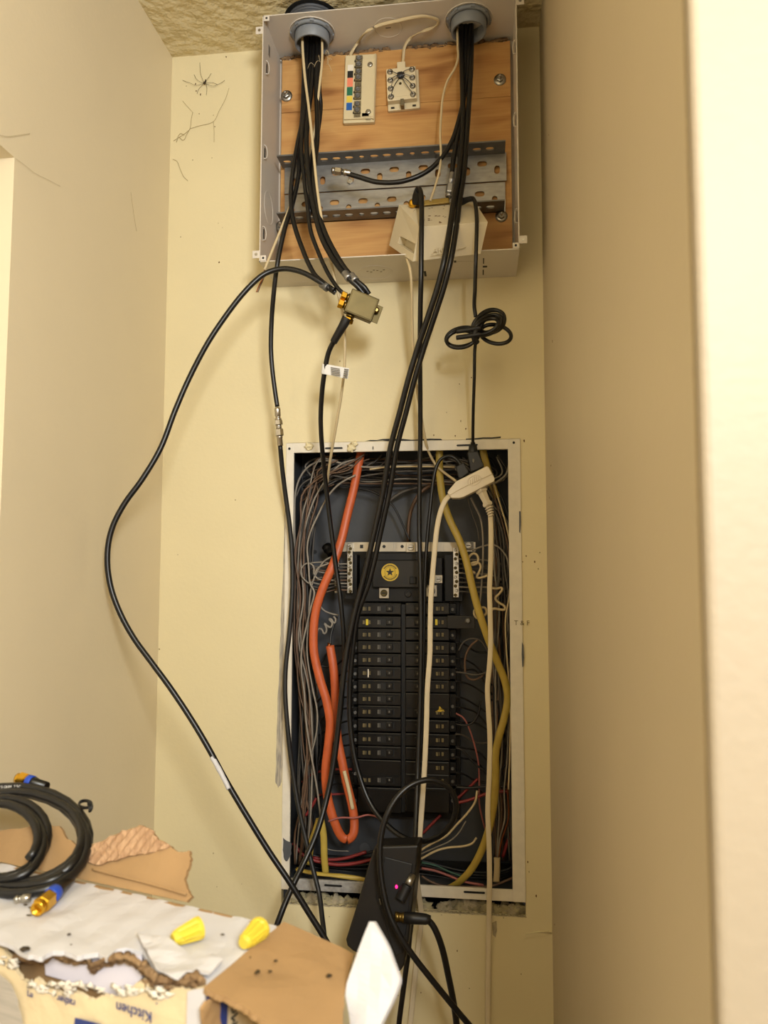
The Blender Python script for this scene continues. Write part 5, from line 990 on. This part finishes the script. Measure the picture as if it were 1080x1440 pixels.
def coilconn(a, b, par):
    dd = b-a; d_ = dd.normalized(); L = dd.length
    mb = MB(); mb.lathe(a, d_, [(0, .004), (L*.4, .0045), (L*.42, .0052), (L*.55, .0052)], 14); cc = mb.build('plug', 'coax', par)
    mb = MB(); mb.lathe(a+dd*.5, d_, [(0, .0056), (.0005, .006), (L*.17, .006), (L*.18, .0056)], 18); mb.build('blue_ring', 'blue_band', cc)
    mb = MB(); mb.lathe(a+dd*.68, d_, [(0, .006), (L*.04, .0066), (L*.26, .0066), (L*.28, .0055)], hexa=True); mb.build('gold_nut', 'gold', cc)
    mb = MB(); mb.lathe(a+dd*.94, d_, [(0, .0052), (L*.12, .005), (L*.12, .0036), (L*.04, .0034)], 16); mb.build('gold_thread', 'gold', cc)
coilconn(UZ(100, 1234, CZ+.008), UZ(55, 1276, CZ+.007), cr_); coilconn(U(66, 1106, cd(1108)-.006), U(27, 1095, cd(1098)-.006), cr_)
coilconn_tip = MB(); coilconn_tip.lathe(UZ(44, 1262, CZ+.006), UZ(27, 1264, CZ+.006)-UZ(44, 1262, CZ+.006), [(0, .0028), (.006, .0028), (.0065, .002), (.009, .0018), (.0095, .003), (.012, .001)], 12); tag(coilconn_tip.build('loose_screw', 'zinc'), 'small bright screw lying beside the gold coax plug', 'screw')
# white lettering on the jacket and the wire tie
def on_jacket(txt, k0, k1, size):
    mb = MB(); seg = pts[k0:k1]; L = sum((seg[i+1]-seg[i]).length for i in range(len(seg)-1)); n = len(txt); acc = 0; tgt = 0; ci = 0
    for i in range(len(seg)-1):
        l = (seg[i+1]-seg[i]).length
        while ci < n and tgt <= acc+l:
            p = seg[i].lerp(seg[i+1], (tgt-acc)/l); dx_ = (seg[i+1]-seg[i]).normalized(); vw = (EYE-p).normalized(); nz = (vw-dx_*vw.dot(dx_)).normalized(); up = nz.cross(dx_)
            if txt[ci] != ' ': q = text_mb(txt[ci], p+nz*.00375-up*size*.35, dx_, up, size, .0001); mb.add(q.v, q.f)
            ci += 1; tgt += size*.72
        acc += l
    return mb
on_jacket('POWER CABLE 75OHM 75C', 13, 30, .0034).build('jacket_print', 'label_white', cr_)
on_jacket('RG6 COAXIAL 18AWG CABLE 75OHM', 13+NT*3, 36+NT*3, .0034).build('jacket_print', 'label_white', cr_)
mb = MB(); tcx = U(116, 1130, cd(1130)-.004); tq = (pts[20]-pts[19]).normalized()
for k in range(2): mb.tube([U(120+9*math.cos(q), 1130+5*math.sin(q)+2*k, cd(1130)+.012*math.sin(q*1.0+.5)) for q in [j*math.tau/14 for j in range(14)]], .0009, 6, per=2, closed=True)
mb.tube(path([(124, 1131, .51), (127, 1134, .512), (126, 1141, .514), (129, 1136, .515), (128, 1130, .512), (124, 1129, .51)]), .0011, 6); mb.build('twist_tie', 'boot', cr_)
# stand that carries the carton (below the picture)
sd = thing('wooden_stand', (-.3, -.58, 0), 'plain wooden stand under the torn carton', 'stand')
tz = CZ-CH; mb = MB(); mb.b2((-.49, -.76, tz-.022), (-.08, -.45, tz)); mb.build('top_board', 'stand_wood', sd, bev=.002)
for x in (-.46, -.11):
    for y in (-.73, -.48): mb = MB(); mb.b2((x-.018, y-.018, 0), (x+.018, y+.018, tz-.022)); mb.build('leg', 'stand_wood', sd)
for y in (-.73, -.48): mb = MB(); mb.b2((-.442, y-.01, tz-.08), (-.128, y+.01, tz-.022)); mb.build('apron', 'stand_wood', sd)
# ================================================================== spider and cobwebs
spc = U(287.5, 116.5, .004); sr = thing('spider', spc, 'thin-legged dark spider on the wall near the ceiling corner', 'spider')
mb = MB(); mb.blob(spc, .0021, 1, .1, sc=(.9, .8, 1.2)); mb.blob(spc+Vector((.0019, 0, .0032)), .0019, 2, .1, sc=(.7, .7, 1.4)); mb.build('body', 'spider', sr)
for pl in ([(284, 118), (276, 120), (268, 117), (257, 113)], [(284, 116), (277, 112), (273, 105)], [(290, 113), (294, 108), (297, 103)], [(290, 118), (300, 121), (310, 117), (316, 113)], [(290, 119), (291, 126), (290, 134)], [(285, 119), (279, 126), (277, 132)], [(289, 117), (298, 116), (306, 119)], [(286, 114), (282, 103), (281, 88)]):
    mb = MB(); mb.tube([spc]+[U(x, y, .004 if i < len(pl)-1 else .0006) for i, (x, y) in enumerate(pl)], .00026, 5, per=4); mb.build('leg', 'spider', sr)
def web(lines, lbl, pf):
    mb = MB()
    for l, r_ in lines: mb.tube([pf(x, y) for x, y in l], r_, 5, per=4)
    return tag(mb.build('cobweb', 'cobweb'), lbl, 'cobweb')
wf = lambda x, y: U(x, y, .0012)
web([([(244, 198), (252, 193), (261, 187), (267, 181), (269, 167), (271, 158)], .0004), ([(267, 181), (280, 177), (300, 171), (308, 156), (317, 139), (322, 124)], .0003), ([(300, 171), (301, 185), (301, 200)], .0003), ([(252, 193), (258, 197), (262, 190), (267, 181)], .0004), ([(248, 200), (253, 188), (259, 190)], .0004), ([(271, 158), (262, 148), (257, 142)], .00022)], 'wispy tan cobweb strands on the back wall below the spider', wf)
web([([(243, 224), (249, 227), (253, 237), (258, 248), (264, 254)], .0003)], 'short dark cobweb strand by the wall corner', wf)
lw = lambda x, y: (lambda r: EYE+r*((XL+.0012-EYE.x)/r.x))(ray(x, y))
web([([(0, 190), (12, 192), (25, 190), (42, 188)], .00018)], 'faint cobweb strand high on the side wall', lw)
web([([(22, 223), (36, 233), (50, 244), (70, 254), (85, 262)], .00014)], 'faint cobweb strand beside the doorway corner', lw)
web([([(184, 270), (188, 300), (192, 325)], .00018)], 'faint upright cobweb strand on the side wall', lw)
# ================================================================== ceiling lamp of the room (out of the picture)
lm = thing('ceiling_lamp', LAMP_POS, 'round ceiling lamp in the room behind', 'lamp')
mb = MB(); mb.lathe((LAMP_POS[0], LAMP_POS[1], ZT), (0, 0, -1), [(0, 0.06), (0.015, 0.06), (0.02, 0.012), (0.12, 0.01)], 28); mb.build('pendant_stem', 'enc_white', lm)
ld = bpy.data.lights.new('lamp_light', 'POINT'); ld.shadow_soft_size = LAMP_R; ld.energy = LAMP_W; ld.color = LAMP_COL
lo = bpy.data.objects.new('lamp_light', ld); COL.objects.link(lo); lo.parent = lm; lo.location = (0, 0, 0)
